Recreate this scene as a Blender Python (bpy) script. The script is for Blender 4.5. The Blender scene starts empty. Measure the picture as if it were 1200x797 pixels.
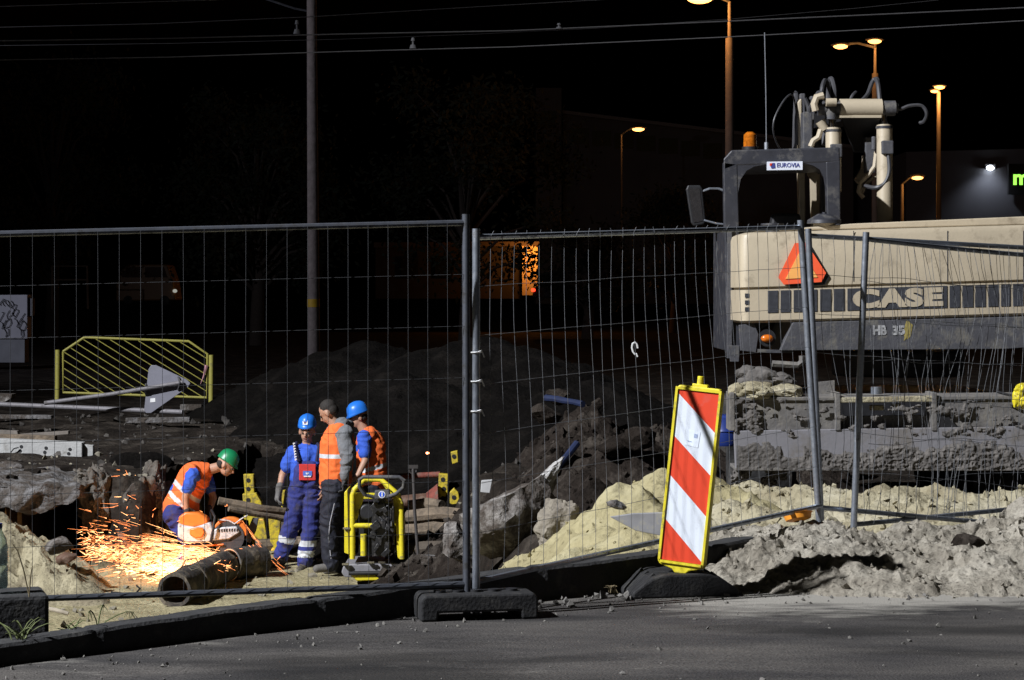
import bpy, bmesh, math, random
import numpy as np
from mathutils import Vector, Matrix, Euler, noise as mnoise
R = math.radians
random.seed(7)
SC = bpy.context.scene
COL = SC.collection
F = 2600.0; H0 = 1.70; HY = 343.0          # focal length in photo pixels, eye height, horizon row

# ------------------------------------------------------------------ camera
cam = bpy.data.cameras.new('camera'); co = bpy.data.objects.new('camera', cam); COL.objects.link(co)
co.location = (0, 0, H0); co.rotation_euler = (R(90), 0, 0)
cam.sensor_width = 36; cam.lens = F/1200*36; cam.shift_y = -(398.5-HY)/1200
cam.clip_start = .1; cam.clip_end = 2000
SC.camera = co
# ------------------------------------------------------------------ night sky
w = bpy.data.worlds.new('World'); SC.world = w; w.use_nodes = True
nt = w.node_tree; bg = nt.nodes['Background']
sky = nt.nodes.new('ShaderNodeTexSky'); sky.sky_type = 'NISHITA'; sky.sun_disc = False
sky.sun_elevation = R(-4); sky.sun_rotation = R(200)
nt.links.new(sky.outputs[0], bg.inputs[0]); bg.inputs[1].default_value = 0.12
SC.view_settings.view_transform = 'Standard'; SC.view_settings.look = 'None'
SC.view_settings.exposure = 0; SC.view_settings.gamma = 1
SC.cycles.max_bounces = 5; SC.cycles.diffuse_bounces = 2; SC.cycles.glossy_bounces = 2
SC.cycles.transmission_bounces = 4; SC.cycles.transparent_max_bounces = 8
SC.cycles.sample_clamp_indirect = 3
# ------------------------------------------------------------------ lamps
def lamp(name, kind, loc, power, color, size=.3, target=None, cone=None, blend=.5):
    l = bpy.data.lights.new(name, kind); l.energy = power; l.color = color
    l.shadow_soft_size = size
    o = bpy.data.objects.new(name, l); COL.objects.link(o); o.location = loc
    if target is not None:
        o.rotation_euler = (Vector(target)-Vector(loc)).to_track_quat('-Z', 'Y').to_euler()
    if cone: l.spot_size = R(cone); l.spot_blend = blend
    return o
lamp('site_floodlight', 'SPOT', (-26, -.5, 26.5), 145000, (.93, .95, 1.0), .30, (0.5, 20.0, 0), 60, .8)
lamp('pole_fill_light', 'SPOT', (-24, 41, 9), 5200, (.80, .84, 1.0), .2, (-8, 58, 5.5), 84, .9)  # added unseen lamp, brightens the far pole, cabinet and railing

# ------------------------------------------------------------------ helpers
def W(px, py, d): return Vector(((px-600)/F*d, d, H0-(py-HY)/F*d))
def wm(o):
    m = Matrix.LocRotScale(o.location, o.rotation_euler, None)
    return wm(o.parent) @ m if o.parent else m
def tag(o, label=None, cat=None, group=None, kind=None):
    if label: o['label'] = label
    if cat: o['category'] = cat
    if group: o['group'] = group
    if kind: o['kind'] = kind
    return o
def thing(name, label, cat, loc, group=None, rot=(0,0,0)):
    o = bpy.data.objects.new(name, None); COL.objects.link(o); o.location = loc; o.rotation_euler = rot
    o.empty_display_size = .2
    return tag(o, label, cat, group)
def link(name, me, mats, parent=None, smooth=True):
    if parent is not None: me.transform(wm(parent).inverted())
    mi=[0]*len(me.polygons); me.polygons.foreach_get('material_index', mi)
    me.materials.clear()
    for m in (mats if isinstance(mats, (list, tuple)) else [mats]): me.materials.append(m)
    if len(me.polygons): me.polygons.foreach_set('material_index', mi)
    if smooth and len(me.polygons): 
        me.polygons.foreach_set('use_smooth', [True]*len(me.polygons))
        try: me.set_sharp_from_angle(angle=R(38))
        except Exception: pass
    o = bpy.data.objects.new(name, me); COL.objects.link(o); o.parent = parent
    return o
def basis(d):
    d = d.normalized(); a = Vector((0,0,1)) if abs(d.z) < .9 else Vector((1,0,0))
    u = d.cross(a).normalized(); return u, d.cross(u).normalized()
class MB:
    def __init__(s): s.v=[]; s.f=[]; s.m=[]
    def add(s, vs, fs, mi=0):
        k=len(s.v); s.v += [tuple(v) for v in vs]; s.f += [tuple(i+k for i in f) for f in fs]; s.m += [mi]*len(fs)
    def box(s, c, size, rot=(0,0,0), mi=0, M=None):
        M = M or Matrix.LocRotScale(Vector(c), Euler(rot), None)
        x,y,z = size[0]/2, size[1]/2, size[2]/2
        vs = [M @ Vector(p) for p in ((-x,-y,-z),(x,-y,-z),(x,y,-z),(-x,y,-z),(-x,-y,z),(x,-y,z),(x,y,z),(-x,y,z))]
        s.add(vs, [(0,3,2,1),(4,5,6,7),(0,1,5,4),(1,2,6,5),(2,3,7,6),(3,0,4,7)], mi); return s
    def cyl(s, a, b, r0, r1=None, n=12, mi=0, caps=True):
        a=Vector(a); b=Vector(b); r1 = r0 if r1 is None else r1
        if (b-a).length < 1e-6: return s
        u,v = basis(b-a); vs=[]
        for p,r in ((a,r0),(b,r1)):
            for i in range(n):
                t=2*math.pi*i/n; vs.append(p+u*(r*math.cos(t))+v*(r*math.sin(t)))
        fs=[(i,(i+1)%n,n+(i+1)%n,n+i) for i in range(n)]
        if caps: fs += [tuple(reversed(range(n))), tuple(range(n,2*n))]
        s.add(vs,fs,mi); return s
    def tube(s, pts, r, n=6, mi=0):
        pts=[Vector(p) for p in pts]; m=len(pts); vs=[]; u0=None
        for i,p in enumerate(pts):
            d=(pts[min(i+1,m-1)]-pts[max(i-1,0)]).normalized()
            if u0 is None: u0,_=basis(d)
            u=(u0-d*u0.dot(d)).normalized(); u0=u; v=d.cross(u)
            rr = r[i] if isinstance(r,(list,tuple)) else r
            for k in range(n):
                t=2*math.pi*k/n; vs.append(p+u*(rr*math.cos(t))+v*(rr*math.sin(t)))
        fs=[(i*n+k,i*n+(k+1)%n,(i+1)*n+(k+1)%n,(i+1)*n+k) for i in range(m-1) for k in range(n)]
        fs += [tuple(reversed(range(n))), tuple(range((m-1)*n,m*n))]
        s.add(vs,fs,mi); return s
    def pris(s, pts, ext, mi=0):          # planar outline pushed along ext
        pts=[Vector(p) for p in pts]; n=len(pts); e=Vector(ext)
        nrm=Vector((0,0,0))
        for i in range(n): nrm += (pts[i]-pts[0]).cross(pts[(i+1)%n]-pts[0])
        if nrm.dot(e) > 0: pts.reverse()
        vs = pts+[p+e for p in pts]
        fs=[tuple(range(n)), tuple(reversed(range(n,2*n)))]+[(i,n+i,n+(i+1)%n,(i+1)%n) for i in range(n)]
        s.add(vs,fs,mi); return s
    def plate(s, px, d, th, mi=0):        # an outline standing upright at distance d, with thickness
        return s.pris([W(x,y,d) for x,y in px], (0,th,0), mi)
    def ell(s, c, r, n=12, m=8, mi=0, M=None):
        M = M or Matrix.Translation(Vector(c)); vs=[]
        for j in range(m+1):
            t=math.pi*j/m
            for i in range(n):
                p=2*math.pi*i/n; vs.append(M @ Vector((r[0]*math.sin(t)*math.cos(p), r[1]*math.sin(t)*math.sin(p), r[2]*math.cos(t))))
        fs=[(j*n+i,(j+1)*n+i,(j+1)*n+(i+1)%n,j*n+(i+1)%n) for j in range(m) for i in range(n)]
        s.add(vs,fs,mi); return s
    def ring(s, c, axis, R0, r, n=24, k=8, mi=0):
        u,v=basis(Vector(axis)); c=Vector(c)
        pts=[c+u*(R0*math.cos(2*math.pi*i/n))+v*(R0*math.sin(2*math.pi*i/n)) for i in range(n+1)]
        return s.tube(pts,r,k,mi)
    def mesh(s, name='m'):
        me=bpy.data.meshes.new(name); me.from_pydata(s.v,[],s.f); me.polygons.foreach_set('material_index', s.m)
        return me
    def build(s, name, mats, parent=None, smooth=True, bevel=0):
        me=s.mesh(name)
        bm=bmesh.new(); bm.from_mesh(me)
        bmesh.ops.remove_doubles(bm, verts=bm.verts, dist=1e-5)
        bm.to_mesh(me); bm.free()
        o=link(name, me, mats, parent, smooth)
        if bevel:
            b=o.modifiers.new('bevel','BEVEL'); b.width=bevel; b.segments=2; b.limit_method='ANGLE'; b.angle_limit=R(40)
        return o

def split_build(mb, name, mats, parent=None, smooth=True, bevel=0):
    """every loose piece becomes a part of its own"""
    par=list(range(len(mb.v)))
    def find(i):
        while par[i]!=i: par[i]=par[par[i]]; i=par[i]
        return i
    for f in mb.f:
        a=find(f[0])
        for i in f[1:]: par[find(i)]=a
    groups={}
    for k,f in enumerate(mb.f): groups.setdefault(find(f[0]),[]).append(k)
    for g in groups.values():
        used=sorted({i for k in g for i in mb.f[k]}); mp={u:j for j,u in enumerate(used)}; q=MB()
        q.v=[mb.v[u] for u in used]; q.f=[tuple(mp[i] for i in mb.f[k]) for k in g]; q.m=[mb.m[k] for k in g]; q.build(name,mats,parent,smooth,bevel)
# numpy value noise
def _h(ix,iy,seed):
    t=np.sin(ix*127.1+iy*311.7+seed*74.7)*43758.5453; return t-np.floor(t)
def vn(x,y,seed=0):
    ix=np.floor(x); iy=np.floor(y); fx=x-ix; fy=y-iy; fx=fx*fx*(3-2*fx); fy=fy*fy*(3-2*fy)
    a=_h(ix,iy,seed); b=_h(ix+1,iy,seed); c=_h(ix,iy+1,seed); d=_h(ix+1,iy+1,seed)
    return (a*(1-fx)+b*fx)*(1-fy)+(c*(1-fx)+d*fx)*fy-.5
def fbm(x,y,o=5,seed=0,g=.5):
    s=0*x; a=1
    for i in range(o): s=s+a*vn(x,y,seed+i*3.1); x=x*2.03+5.1; y=y*2.03+1.7; a*=g
    return s
def ss(a,b,x):
    t=np.clip((x-a)/(b-a),0,1); return t*t*(3-2*t)

# ------------------------------------------------------------------ materials
_M={}
def mat(name, c, rough=.6, metal=0, var=.15, scale=8, bump=0, bscale=None, dirt=None, damt=.5, dscale=5, c2=None, spec=.5, coat=0, obj=True):
    if name in _M: return _M[name]
    m=bpy.data.materials.new(name); m.use_nodes=True; N=m.node_tree.nodes; L=m.node_tree.links
    p=N['Principled BSDF']; p.inputs['Roughness'].default_value=rough; p.inputs['Metallic'].default_value=metal
    p.inputs['Specular IOR Level'].default_value=spec
    if coat: p.inputs['Coat Weight'].default_value=coat
    tc=N.new('ShaderNodeTexCoord'); out='Object'
    n=N.new('ShaderNodeTexNoise'); n.inputs['Scale'].default_value=scale; n.inputs['Detail'].default_value=6; n.inputs['Roughness'].default_value=.65
    L.new(tc.outputs[out], n.inputs['Vector'])
    r=N.new('ShaderNodeValToRGB'); r.color_ramp.elements[0].position=.3; r.color_ramp.elements[1].position=.7
    hi=c2 if c2 else tuple(min(1,x*(1+var)) for x in c); lo=c if c2 else tuple(x*(1-var) for x in c)
    r.color_ramp.elements[0].color=(*lo,1); r.color_ramp.elements[1].color=(*hi,1)
    L.new(n.outputs[0], r.inputs[0]); col=r.outputs[0]
    if dirt:
        n2=N.new('ShaderNodeTexNoise'); n2.inputs['Scale'].default_value=dscale; n2.inputs['Detail'].default_value=8; n2.inputs['Roughness'].default_value=.7
        L.new(tc.outputs[out], n2.inputs['Vector'])
        r2=N.new('ShaderNodeValToRGB'); r2.color_ramp.elements[0].position=1-damt-.08; r2.color_ramp.elements[1].position=1-damt+.08
        L.new(n2.outputs[0], r2.inputs[0])
        mx=N.new('ShaderNodeMix'); mx.data_type='RGBA'; L.new(r2.outputs[0], mx.inputs[0]); L.new(col, mx.inputs[6]); mx.inputs[7].default_value=(*dirt,1); col=mx.outputs[2]
        rr=N.new('ShaderNodeMapRange'); rr.inputs[3].default_value=rough; rr.inputs[4].default_value=.9; L.new(r2.outputs[0], rr.inputs[0]); L.new(rr.outputs[0], p.inputs['Roughness'])
    L.new(col, p.inputs['Base Color'])
    if bump:
        n3=N.new('ShaderNodeTexNoise'); n3.inputs['Scale'].default_value=bscale or scale*4; n3.inputs['Detail'].default_value=8
        L.new(tc.outputs[out], n3.inputs['Vector']); b=N.new('ShaderNodeBump'); b.inputs['Strength'].default_value=1; b.inputs['Distance'].default_value=bump
        L.new(n3.outputs[0], b.inputs['Height']); L.new(b.outputs[0], p.inputs['Normal'])
    _M[name]=m; return m
def emit(name, c, s):
    m=bpy.data.materials.new(name); m.use_nodes=True; N=m.node_tree.nodes; p=N['Principled BSDF']
    p.inputs['Base Color'].default_value=(*[min(1,x) for x in c],1); p.inputs['Emission Color'].default_value=(*c,1); p.inputs['Emission Strength'].default_value=s
    return m
def soil(name, ca, cb, cc, scale=3, bump=.02, pebble=.5, attr=None, ca2=None, cb2=None, cc2=None):
    """loose ground: three tones mixed by noise, crumbs and small pits in the bump"""
    m=bpy.data.materials.new(name); m.use_nodes=True; N=m.node_tree.nodes; L=m.node_tree.links; p=N['Principled BSDF']
    p.inputs['Roughness'].default_value=.95; p.inputs['Specular IOR Level'].default_value=.08
    tc=N.new('ShaderNodeTexCoord')
    def nz(s,d=8,ro=.65):
        n=N.new('ShaderNodeTexNoise'); n.inputs['Scale'].default_value=s; n.inputs['Detail'].default_value=d; n.inputs['Roughness'].default_value=ro; L.new(tc.outputs['Object'], n.inputs['Vector']); return n
    def three(a,b,c,s):
        n=nz(s); r=N.new('ShaderNodeValToRGB'); e=r.color_ramp.elements; e[0].position=.32; e[1].position=.68; e[0].color=(*a,1); e[1].color=(*c,1); q=e.new(.5); q.color=(*b,1); L.new(n.outputs[0], r.inputs[0]); return r.outputs[0]
    col=three(ca,cb,cc,scale)
    if attr:
        c2=three(ca2,cb2,cc2,scale*1.3); at=N.new('ShaderNodeAttribute'); at.attribute_name=attr
        ad=N.new('ShaderNodeMath'); ad.operation='ADD'; n=nz(scale*4); mm=N.new('ShaderNodeMath'); mm.operation='MULTIPLY_ADD'; mm.inputs[1].default_value=.9; mm.inputs[2].default_value=-.45
        L.new(n.outputs[0], mm.inputs[0]); L.new(at.outputs['Fac'], ad.inputs[0]); L.new(mm.outputs[0], ad.inputs[1]); ad.use_clamp=True
        rr=N.new('ShaderNodeMapRange'); rr.inputs[1].default_value=.3; rr.inputs[2].default_value=.7; L.new(ad.outputs[0], rr.inputs[0])
        mx=N.new('ShaderNodeMix'); mx.data_type='RGBA'; L.new(rr.outputs[0], mx.inputs[0]); L.new(col, mx.inputs[6]); L.new(c2, mx.inputs[7]); col=mx.outputs[2]
    # crumbs of another tone
    v=N.new('ShaderNodeTexVoronoi'); v.inputs['Scale'].default_value=scale*9; L.new(tc.outputs['Object'], v.inputs['Vector'])
    r=N.new('ShaderNodeValToRGB'); r.color_ramp.elements[0].position=.0; r.color_ramp.elements[1].position=.35; r.color_ramp.elements[0].color=(1-pebble,)*3+(1,); r.color_ramp.elements[1].color=(1,1,1,1)
    L.new(v.outputs['Distance'], r.inputs[0])
    mu=N.new('ShaderNodeMix'); mu.data_type='RGBA'; mu.blend_type='MULTIPLY'; mu.inputs[0].default_value=1; L.new(col, mu.inputs[6]); L.new(r.outputs[0], mu.inputs[7])
    L.new(mu.outputs[2], p.inputs['Base Color'])
    n3=nz(scale*7,10,.75); b=N.new('ShaderNodeBump'); b.inputs['Strength'].default_value=1; b.inputs['Distance'].default_value=bump; L.new(n3.outputs[0], b.inputs['Height'])
    b2=N.new('ShaderNodeBump'); b2.inputs['Strength'].default_value=.6; b2.inputs['Distance'].default_value=bump*.6; L.new(v.outputs['Distance'], b2.inputs['Height']); L.new(b.outputs[0], b2.inputs['Normal'])
    L.new(b2.outputs[0], p.inputs['Normal']); _M[name]=m; return m

M_steel=mat('galvanised_steel',(.34,.37,.42),.38,.75,.2,30,dirt=(.12,.11,.10),damt=.38,dscale=14)
M_wire=mat('galvanised_wire',(.36,.38,.42),.45,.6,.2,30)
M_rubber=mat('black_rubber',(.009,.009,.010),.8,0,.4,20,.004,60,dirt=(.035,.033,.03),damt=.40,dscale=9)
M_black=mat('black_paint',(.015,.015,.017),.5,0,.3,20)
M_cream=mat('cream_paint',(.46,.39,.28),.5,0,.08,3,.001,40,dirt=(.27,.22,.15),damt=.38,dscale=5)
M_vent=mat('dark_vent',(.035,.037,.045),.6,0,.3,30,.002,120)
M_cab=mat('cab_grey_paint',(.034,.035,.043),.45,0,.2,10,dirt=(.09,.085,.08),damt=.4,dscale=8)
M_guard=mat('grey_guard_plate',(.065,.065,.073),.6,0,.25,7,.003,40,dirt=(.14,.13,.11),damt=.4,dscale=6)
M_glass=mat('dark_glass',(.01,.011,.013),.08,0,.1,5,coat=.3)
M_chrome=mat('chrome_rod',(.6,.6,.62),.15,1,.05,20)
M_yel=mat('yellow_paint',(.68,.57,.02),.5,0,.10,10,dirt=(.22,.18,.07),damt=.39,dscale=13)
M_yel2=mat('faded_yellow_paint',(.33,.30,.06),.6,0,.15,12,dirt=(.16,.14,.07),damt=.36,dscale=12)
M_yel3=mat('muddy_yellow_steel',(.55,.42,.02),.6,0,.2,10,.004,40,dirt=(.10,.08,.05),damt=.46,dscale=7)
M_red=mat('red_sheeting',(.66,.055,.02),.4,0,.06,6,dirt=(.55,.06,.03),damt=.33,dscale=9)
M_white=mat('white_sheeting',(.66,.71,.78),.4,0,.04,6,dirt=(.50,.53,.57),damt=.36,dscale=9)
M_rust=mat('rusty_steel',(.10,.05,.03),.85,0,.4,12,.006,50,dirt=(.17,.12,.09),damt=.42,dscale=8)
M_redrust=mat('red_oxide_steel',(.19,.045,.03),.8,0,.4,12,.006,50,dirt=(.12,.09,.07),damt=.45,dscale=8)
M_wood=mat('weathered_wood',(.17,.13,.09),.9,0,.35,9,.008,30,dirt=(.07,.055,.04),damt=.45,dscale=6)
M_conc=mat('broken_concrete',(.24,.225,.21),.95,0,.4,5,.03,22,dirt=(.055,.043,.034),damt=.56,dscale=3.6)
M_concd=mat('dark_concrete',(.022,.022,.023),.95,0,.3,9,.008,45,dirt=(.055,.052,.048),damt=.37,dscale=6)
M_asph=mat('asphalt_slab',(.17,.165,.165),.95,0,.5,9,.05,16,dirt=(.06,.048,.038),damt=.53,dscale=4)
M_orange=mat('orange_hi_vis',(.82,.155,.03),.85,0,.10,9,.006,24)
M_reflect=mat('silver_tape',(.55,.58,.60),.45,0,.08,20)
M_blue=mat('blue_cotton',(.03,.095,.50),.85,0,.15,9,.008,26)
M_navy=mat('blue_workwear',(.022,.030,.17),.9,0,.25,9,.010,22,dirt=(.055,.05,.09),damt=.42,dscale=7)
M_navyd=mat('navy_strap',(.012,.014,.05),.85,0,.2,9)
M_dark=mat('dark_track_cloth',(.011,.012,.022),.8,0,.3,9,.010,22)
M_grey=mat('grey_fleece',(.16,.165,.175),.95,0,.18,20,.008,30)
M_skin=mat('skin',(.42,.235,.155),.55,0,.12,14)
M_hair=mat('dark_hair',(.02,.016,.013),.8,0,.4,60,.004,120)
M_hblue=mat('blue_helmet_plastic',(.02,.17,.66),.36,0,.04,6)
M_hgreen=mat('green_helmet_plastic',(.01,.21,.08),.38,0,.04,6)
M_glove=mat('dark_glove',(.045,.045,.048),.9,0,.3,25,.004,60)
M_boot=mat('muddy_boot',(.035,.030,.026),.8,0,.3,20,.005,50,dirt=(.13,.11,.075),damt=.45,dscale=9)
M_sor=mat('orange_plastic',(.80,.20,.03),.4,0,.1,20,dirt=(.3,.12,.05),damt=.33,dscale=20)
M_swh=mat('pale_plastic',(.55,.56,.57),.45,0,.1,20,dirt=(.25,.22,.2),damt=.40,dscale=25)
M_disc=mat('cutting_disc',(.06,.06,.065),.6,.3,.2,40)
M_muddy=mat('mud_clods',(.055,.050,.046),.97,0,.5,9,.012,30,c2=(.15,.137,.125))
M_blade=mat('blade_grey_paint',(.20,.195,.21),.6,0,.08,5,.002,30,dirt=(.15,.135,.12),damt=.42,dscale=4)
M_bladed=mat('blade_dusty_steel',(.13,.122,.115),.85,0,.25,7,.006,30,dirt=(.19,.175,.15),damt=.45,dscale=5)
M_signback=mat('grey_sign_back',(.22,.22,.26),.5,.3,.1,8)
M_tyre=mat('tyre_rubber',(.02,.02,.02),.85,0,.3,15,.01,20,dirt=(.08,.07,.06),damt=.42,dscale=5)
M_blueplastic=mat('blue_plastic',(.012,.03,.17),.4,0,.1,8)
M_bluedull=mat('dusty_blue_pipe',(.008,.016,.055),.7,0,.3,8)
M_amber=mat('amber_lens',(.85,.22,.01),.2,0,.1,30)
M_leaf=mat('leaf_green',(.014,.018,.008),.7,0,.3,8)
M_grass=mat('weed_green',(.10,.12,.04),.8,0,.4,8)
M_bark=mat('bark',(.06,.045,.035),.95,0,.3,14)

# ------------------------------------------------------------------ kerb line, terrain, road
KP=[(-300,9.0,.07),(-150,9.5,.08),(0,10.1,.10),(120,10.45,.115),(250,10.9,.13),(380,11.3,.14),(500,11.75,.155),(640,12.25,.18),(770,12.75,.20),(840,13.1,.21),(900,13.6,.21)]
KX=np.array([(p-600)/F*d for p,d,z in KP]); KYv=np.array([d for p,d,z in KP])
KXe=np.concatenate([[-60,-8],KX,[3.2,12,60]]); KYe=np.concatenate([[-6,5.2],KYv,[15.2,19,24]])
def kY(x): return np.interp(x,KXe,KYe)
RX=np.concatenate([[-60,-8],KX[:9],[1.5,2.6,6,60]]); RY=np.concatenate([[-6,5.2],KYv[:9],[13.1,13.3,13.9,20]])
def rY(x): return np.interp(x,RX,RY)
def terrain(X,Y):
    v=Y-kY(X)
    L=-.07-.05*ss(0,.5,v)-.18*ss(1.5,7,v)
    n=fbm(X*1.3,Y*1.3,4,3)
    xr=np.interp(Y,[11,14,17,20,24,30],[.25,.45,.45,.1,-.15,-.5])+.35*fbm(Y*.9,X*.3,4,11)
    yb=23.9+5.4*ss(-4.0,-3.3,X)+.55*fbm(X*1.4,Y*.2,5,5)
    notch=ss(-5.45,-5.2,X)*(1-ss(-4.75,-4.5,X)); yb=yb+1.5*notch
    m=ss(.4,1.2,v)*ss(-.05,.8,xr-X)*ss(0,.42,yb-Y+.18*fbm(X*4,Y*4,3,9))
    rough=ss(.4,2,v)*(1-ss(60,90,Y))
    wall=4*m*(1-m)
    z=L*(1-m)-1.33*m+rough*((.05+.05*(1-m))*n+.03*fbm(X*5,Y*5,4,8)*(1-.6*m))+wall*.32*fbm(X*3.5+Y,Y*3.5,5,13)
    sand=m*(1-ss(26,28.5,Y))*(1-wall)
    sand=sand*ss(-6.2,-4.2,X+.4*(24-Y)*.3+.8*n)
    return z,np.clip(sand,0,1)
def grid_mesh(name, xs, ys, fn, attr=None):
    X,Y=np.meshgrid(xs,ys); r=fn(X,Y); Z=r[0] if isinstance(r,tuple) else r
    nx,ny=len(xs),len(ys)
    me=bpy.data.meshes.new(name); co=np.stack([X.ravel(),Y.ravel(),Z.ravel()],1)
    i=np.arange((ny-1)*(nx-1)); a=(i//(nx-1))*nx+i%(nx-1); q=np.stack([a,a+1,a+nx+1,a+nx],1)
    return co,q,r
def np_mesh(name, co, q, attr=None, av=None):
    me=bpy.data.meshes.new(name); me.vertices.add(len(co)); me.vertices.foreach_set('co',co.astype(np.float32).ravel())
    me.loops.add(q.size); me.loops.foreach_set('vertex_index',q.ravel().astype(np.int32))
    me.polygons.add(len(q)); me.polygons.foreach_set('loop_start',(np.arange(len(q))*4).astype(np.int32)); me.polygons.foreach_set('loop_total',np.full(len(q),4,np.int32))
    me.update(calc_edges=True); me.validate()
    if attr:
        a=me.attributes.new(attr,'FLOAT','POINT'); a.data.foreach_set('value',av.astype(np.float32).ravel())
    return me
def dense(a,b,c,d,st,far):
    m=np.arange(b,c+1e-6,st); l=b-np.geomspace(st,b-a,far)[::-1]; r=c+np.geomspace(st,d-c,far); return np.concatenate([l,m,r])
xs=dense(-300,-8.5,7.5,300,.05,26); ys=dense(-40,9,33,700,.055,34)
co_,q_,r_=grid_mesh('ground',xs,ys,terrain)
D1,D2,D3=(.012,.0095,.0078),(.026,.021,.017),(.070,.059,.048)
S1,S2,S3=(.24,.205,.12),(.35,.305,.18),(.45,.40,.25)
M_ground=soil('ground_soil',D1,D2,D3,2.2,.03,.5,'sand',S1,S2,S3)
g=link('ground',np_mesh('ground',co_,q_,'sand',r_[1]),M_ground); tag(g,kind='structure')

# road
def road_mat():
    m=bpy.data.materials.new('asphalt'); m.use_nodes=True; N=m.node_tree.nodes; L=m.node_tree.links; p=N['Principled BSDF']
    p.inputs['Roughness'].default_value=.8; p.inputs['Specular IOR Level'].default_value=.3
    tc=N.new('ShaderNodeTexCoord'); mp=N.new('ShaderNodeMapping'); mp.inputs['Rotation'].default_value=(0,0,R(-14)); mp.inputs['Scale'].default_value=(.55,1.7,1)
    L.new(tc.outputs['Object'],mp.inputs[0])
    n=N.new('ShaderNodeTexNoise'); n.inputs['Scale'].default_value=1.6; n.inputs['Detail'].default_value=7; n.inputs['Roughness'].default_value=.6; L.new(mp.outputs[0],n.inputs['Vector'])
    r=N.new('ShaderNodeValToRGB'); e=r.color_ramp.elements; e[0].position=.36; e[0].color=(.034,.032,.032,1); e[1].position=.72; e[1].color=(.092,.084,.076,1); L.new(n.outputs[0],r.inputs[0])
    fn=N.new('ShaderNodeTexNoise'); fn.inputs['Scale'].default_value=90; fn.inputs['Detail'].default_value=3; L.new(tc.outputs['Object'],fn.inputs['Vector'])
    r2=N.new('ShaderNodeValToRGB'); r2.color_ramp.elements[0].position=.35; r2.color_ramp.elements[0].color=(.55,.55,.55,1); r2.color_ramp.elements[1].position=.62; r2.color_ramp.elements[1].color=(1.25,1.25,1.25,1); L.new(fn.outputs[0],r2.inputs[0])
    mu=N.new('ShaderNodeMix'); mu.data_type='RGBA'; mu.blend_type='MULTIPLY'; mu.inputs[0].default_value=1; L.new(r.outputs[0],mu.inputs[6]); L.new(r2.outputs[0],mu.inputs[7])
    lo=N.new('ShaderNodeTexNoise'); lo.inputs['Scale'].default_value=.9; lo.inputs['Detail'].default_value=4; L.new(mp.outputs[0],lo.inputs['Vector'])
    r3=N.new('ShaderNodeValToRGB'); r3.color_ramp.elements[0].position=.38; r3.color_ramp.elements[0].color=(.42,.42,.42,1); r3.color_ramp.elements[1].position=.5; r3.color_ramp.elements[1].color=(1,1,1,1); L.new(lo.outputs[0],r3.inputs[0])
    m3=N.new('ShaderNodeMix'); m3.data_type='RGBA'; m3.blend_type='MULTIPLY'; m3.inputs[0].default_value=1; L.new(mu.outputs[2],m3.inputs[6]); L.new(r3.outputs[0],m3.inputs[7]); mu=m3
    at=N.new('ShaderNodeAttribute'); at.attribute_name='dust'
    n2=N.new('ShaderNodeTexNoise'); n2.inputs['Scale'].default_value=5; n2.inputs['Detail'].default_value=9; n2.inputs['Roughness'].default_value=.7; L.new(mp.outputs[0],n2.inputs['Vector'])
    a=N.new('ShaderNodeMath'); a.operation='ADD'; L.new(at.outputs['Fac'],a.inputs[0]); L.new(n2.outputs[0],a.inputs[1])
    rr=N.new('ShaderNodeMapRange'); rr.inputs[1].default_value=.78; rr.inputs[2].default_value=1.15; L.new(a.outputs[0],rr.inputs[0])
    mx=N.new('ShaderNodeMix'); mx.data_type='RGBA'; L.new(rr.outputs[0],mx.inputs[0]); L.new(mu.outputs[2],mx.inputs[6]); mx.inputs[7].default_value=(.27,.255,.225,1)
    L.new(mx.outputs[2],p.inputs['Base Color'])
    b=N.new('ShaderNodeBump'); b.inputs['Strength'].default_value=1; b.inputs['Distance'].default_value=.006; L.new(fn.outputs[0],b.inputs['Height']); L.new(b.outputs[0],p.inputs['Normal'])
    return m
t=np.linspace(0,1,140); xr=dense(-60,-4,6,60,.06,14)
X=np.tile(xr,(len(t),1)); Yb=rY(xr)[None,:]; dist=(1-t)[:,None]**2*30; Y=Yb-dist
Z=.012*fbm(X*1.1,Y*1.1,4,21)*np.clip(dist,0,1)
du=(.55*np.exp(-dist/.45)*(.35+.65*ss(-.5,1.6,X))+.74*(1-ss(.55,1.9,dist+.25*fbm(X*2,Y*2,3,4)))*ss(.5,1.5,X)+.10+.16*fbm(X*.6,Y*1.2,4,31))
nx,ny=len(xr),len(t); i=np.arange((ny-1)*(nx-1)); a=(i//(nx-1))*nx+i%(nx-1); q=np.stack([a,a+1,a+nx+1,a+nx],1)
rd=link('road',np_mesh('road',np.stack([X.ravel(),Y.ravel(),Z.ravel()],1),q,'dust',du),road_mat()); tag(rd,kind='structure')

# kerb
kb=MB(); kpts=[]
for (p,d,z) in KP:
    kpts.append((Vector(((p-600)/F*d,d,0)),z))
prof=lambda z:[(0.0,-.09),(0.0,z-.015),(.012,z),(.14,z),(.15,z-.01),(.15,-.2)]
rings=[]; 
dense_k=[]
for i in range(len(kpts)-1):
    for k in range(22):
        f=k/22; dense_k.append((kpts[i][0].lerp(kpts[i+1][0],f), kpts[i][1]*(1-f)+kpts[i+1][1]*f))
dense_k.append(kpts[-1])
for i,(p,z) in enumerate(dense_k):
    dd=(dense_k[min(i+1,len(dense_k)-1)][0]-dense_k[max(i-1,0)][0]).normalized(); nrm=Vector((-dd.y,dd.x,0))
    j=.006*mnoise.noise(p*3)+.004*mnoise.noise(p*11)
    if i%44==21: j_=.008
    else: j_=0
    rings.append([p+nrm*(u+(j+j_ if u<.1 else 0))+Vector((0,0,v+(j-j_ if v>0 else 0))) for u,v in prof(z)])
n=len(rings[0])
for rg in rings: kb.v += [tuple(v) for v in rg]
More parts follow.
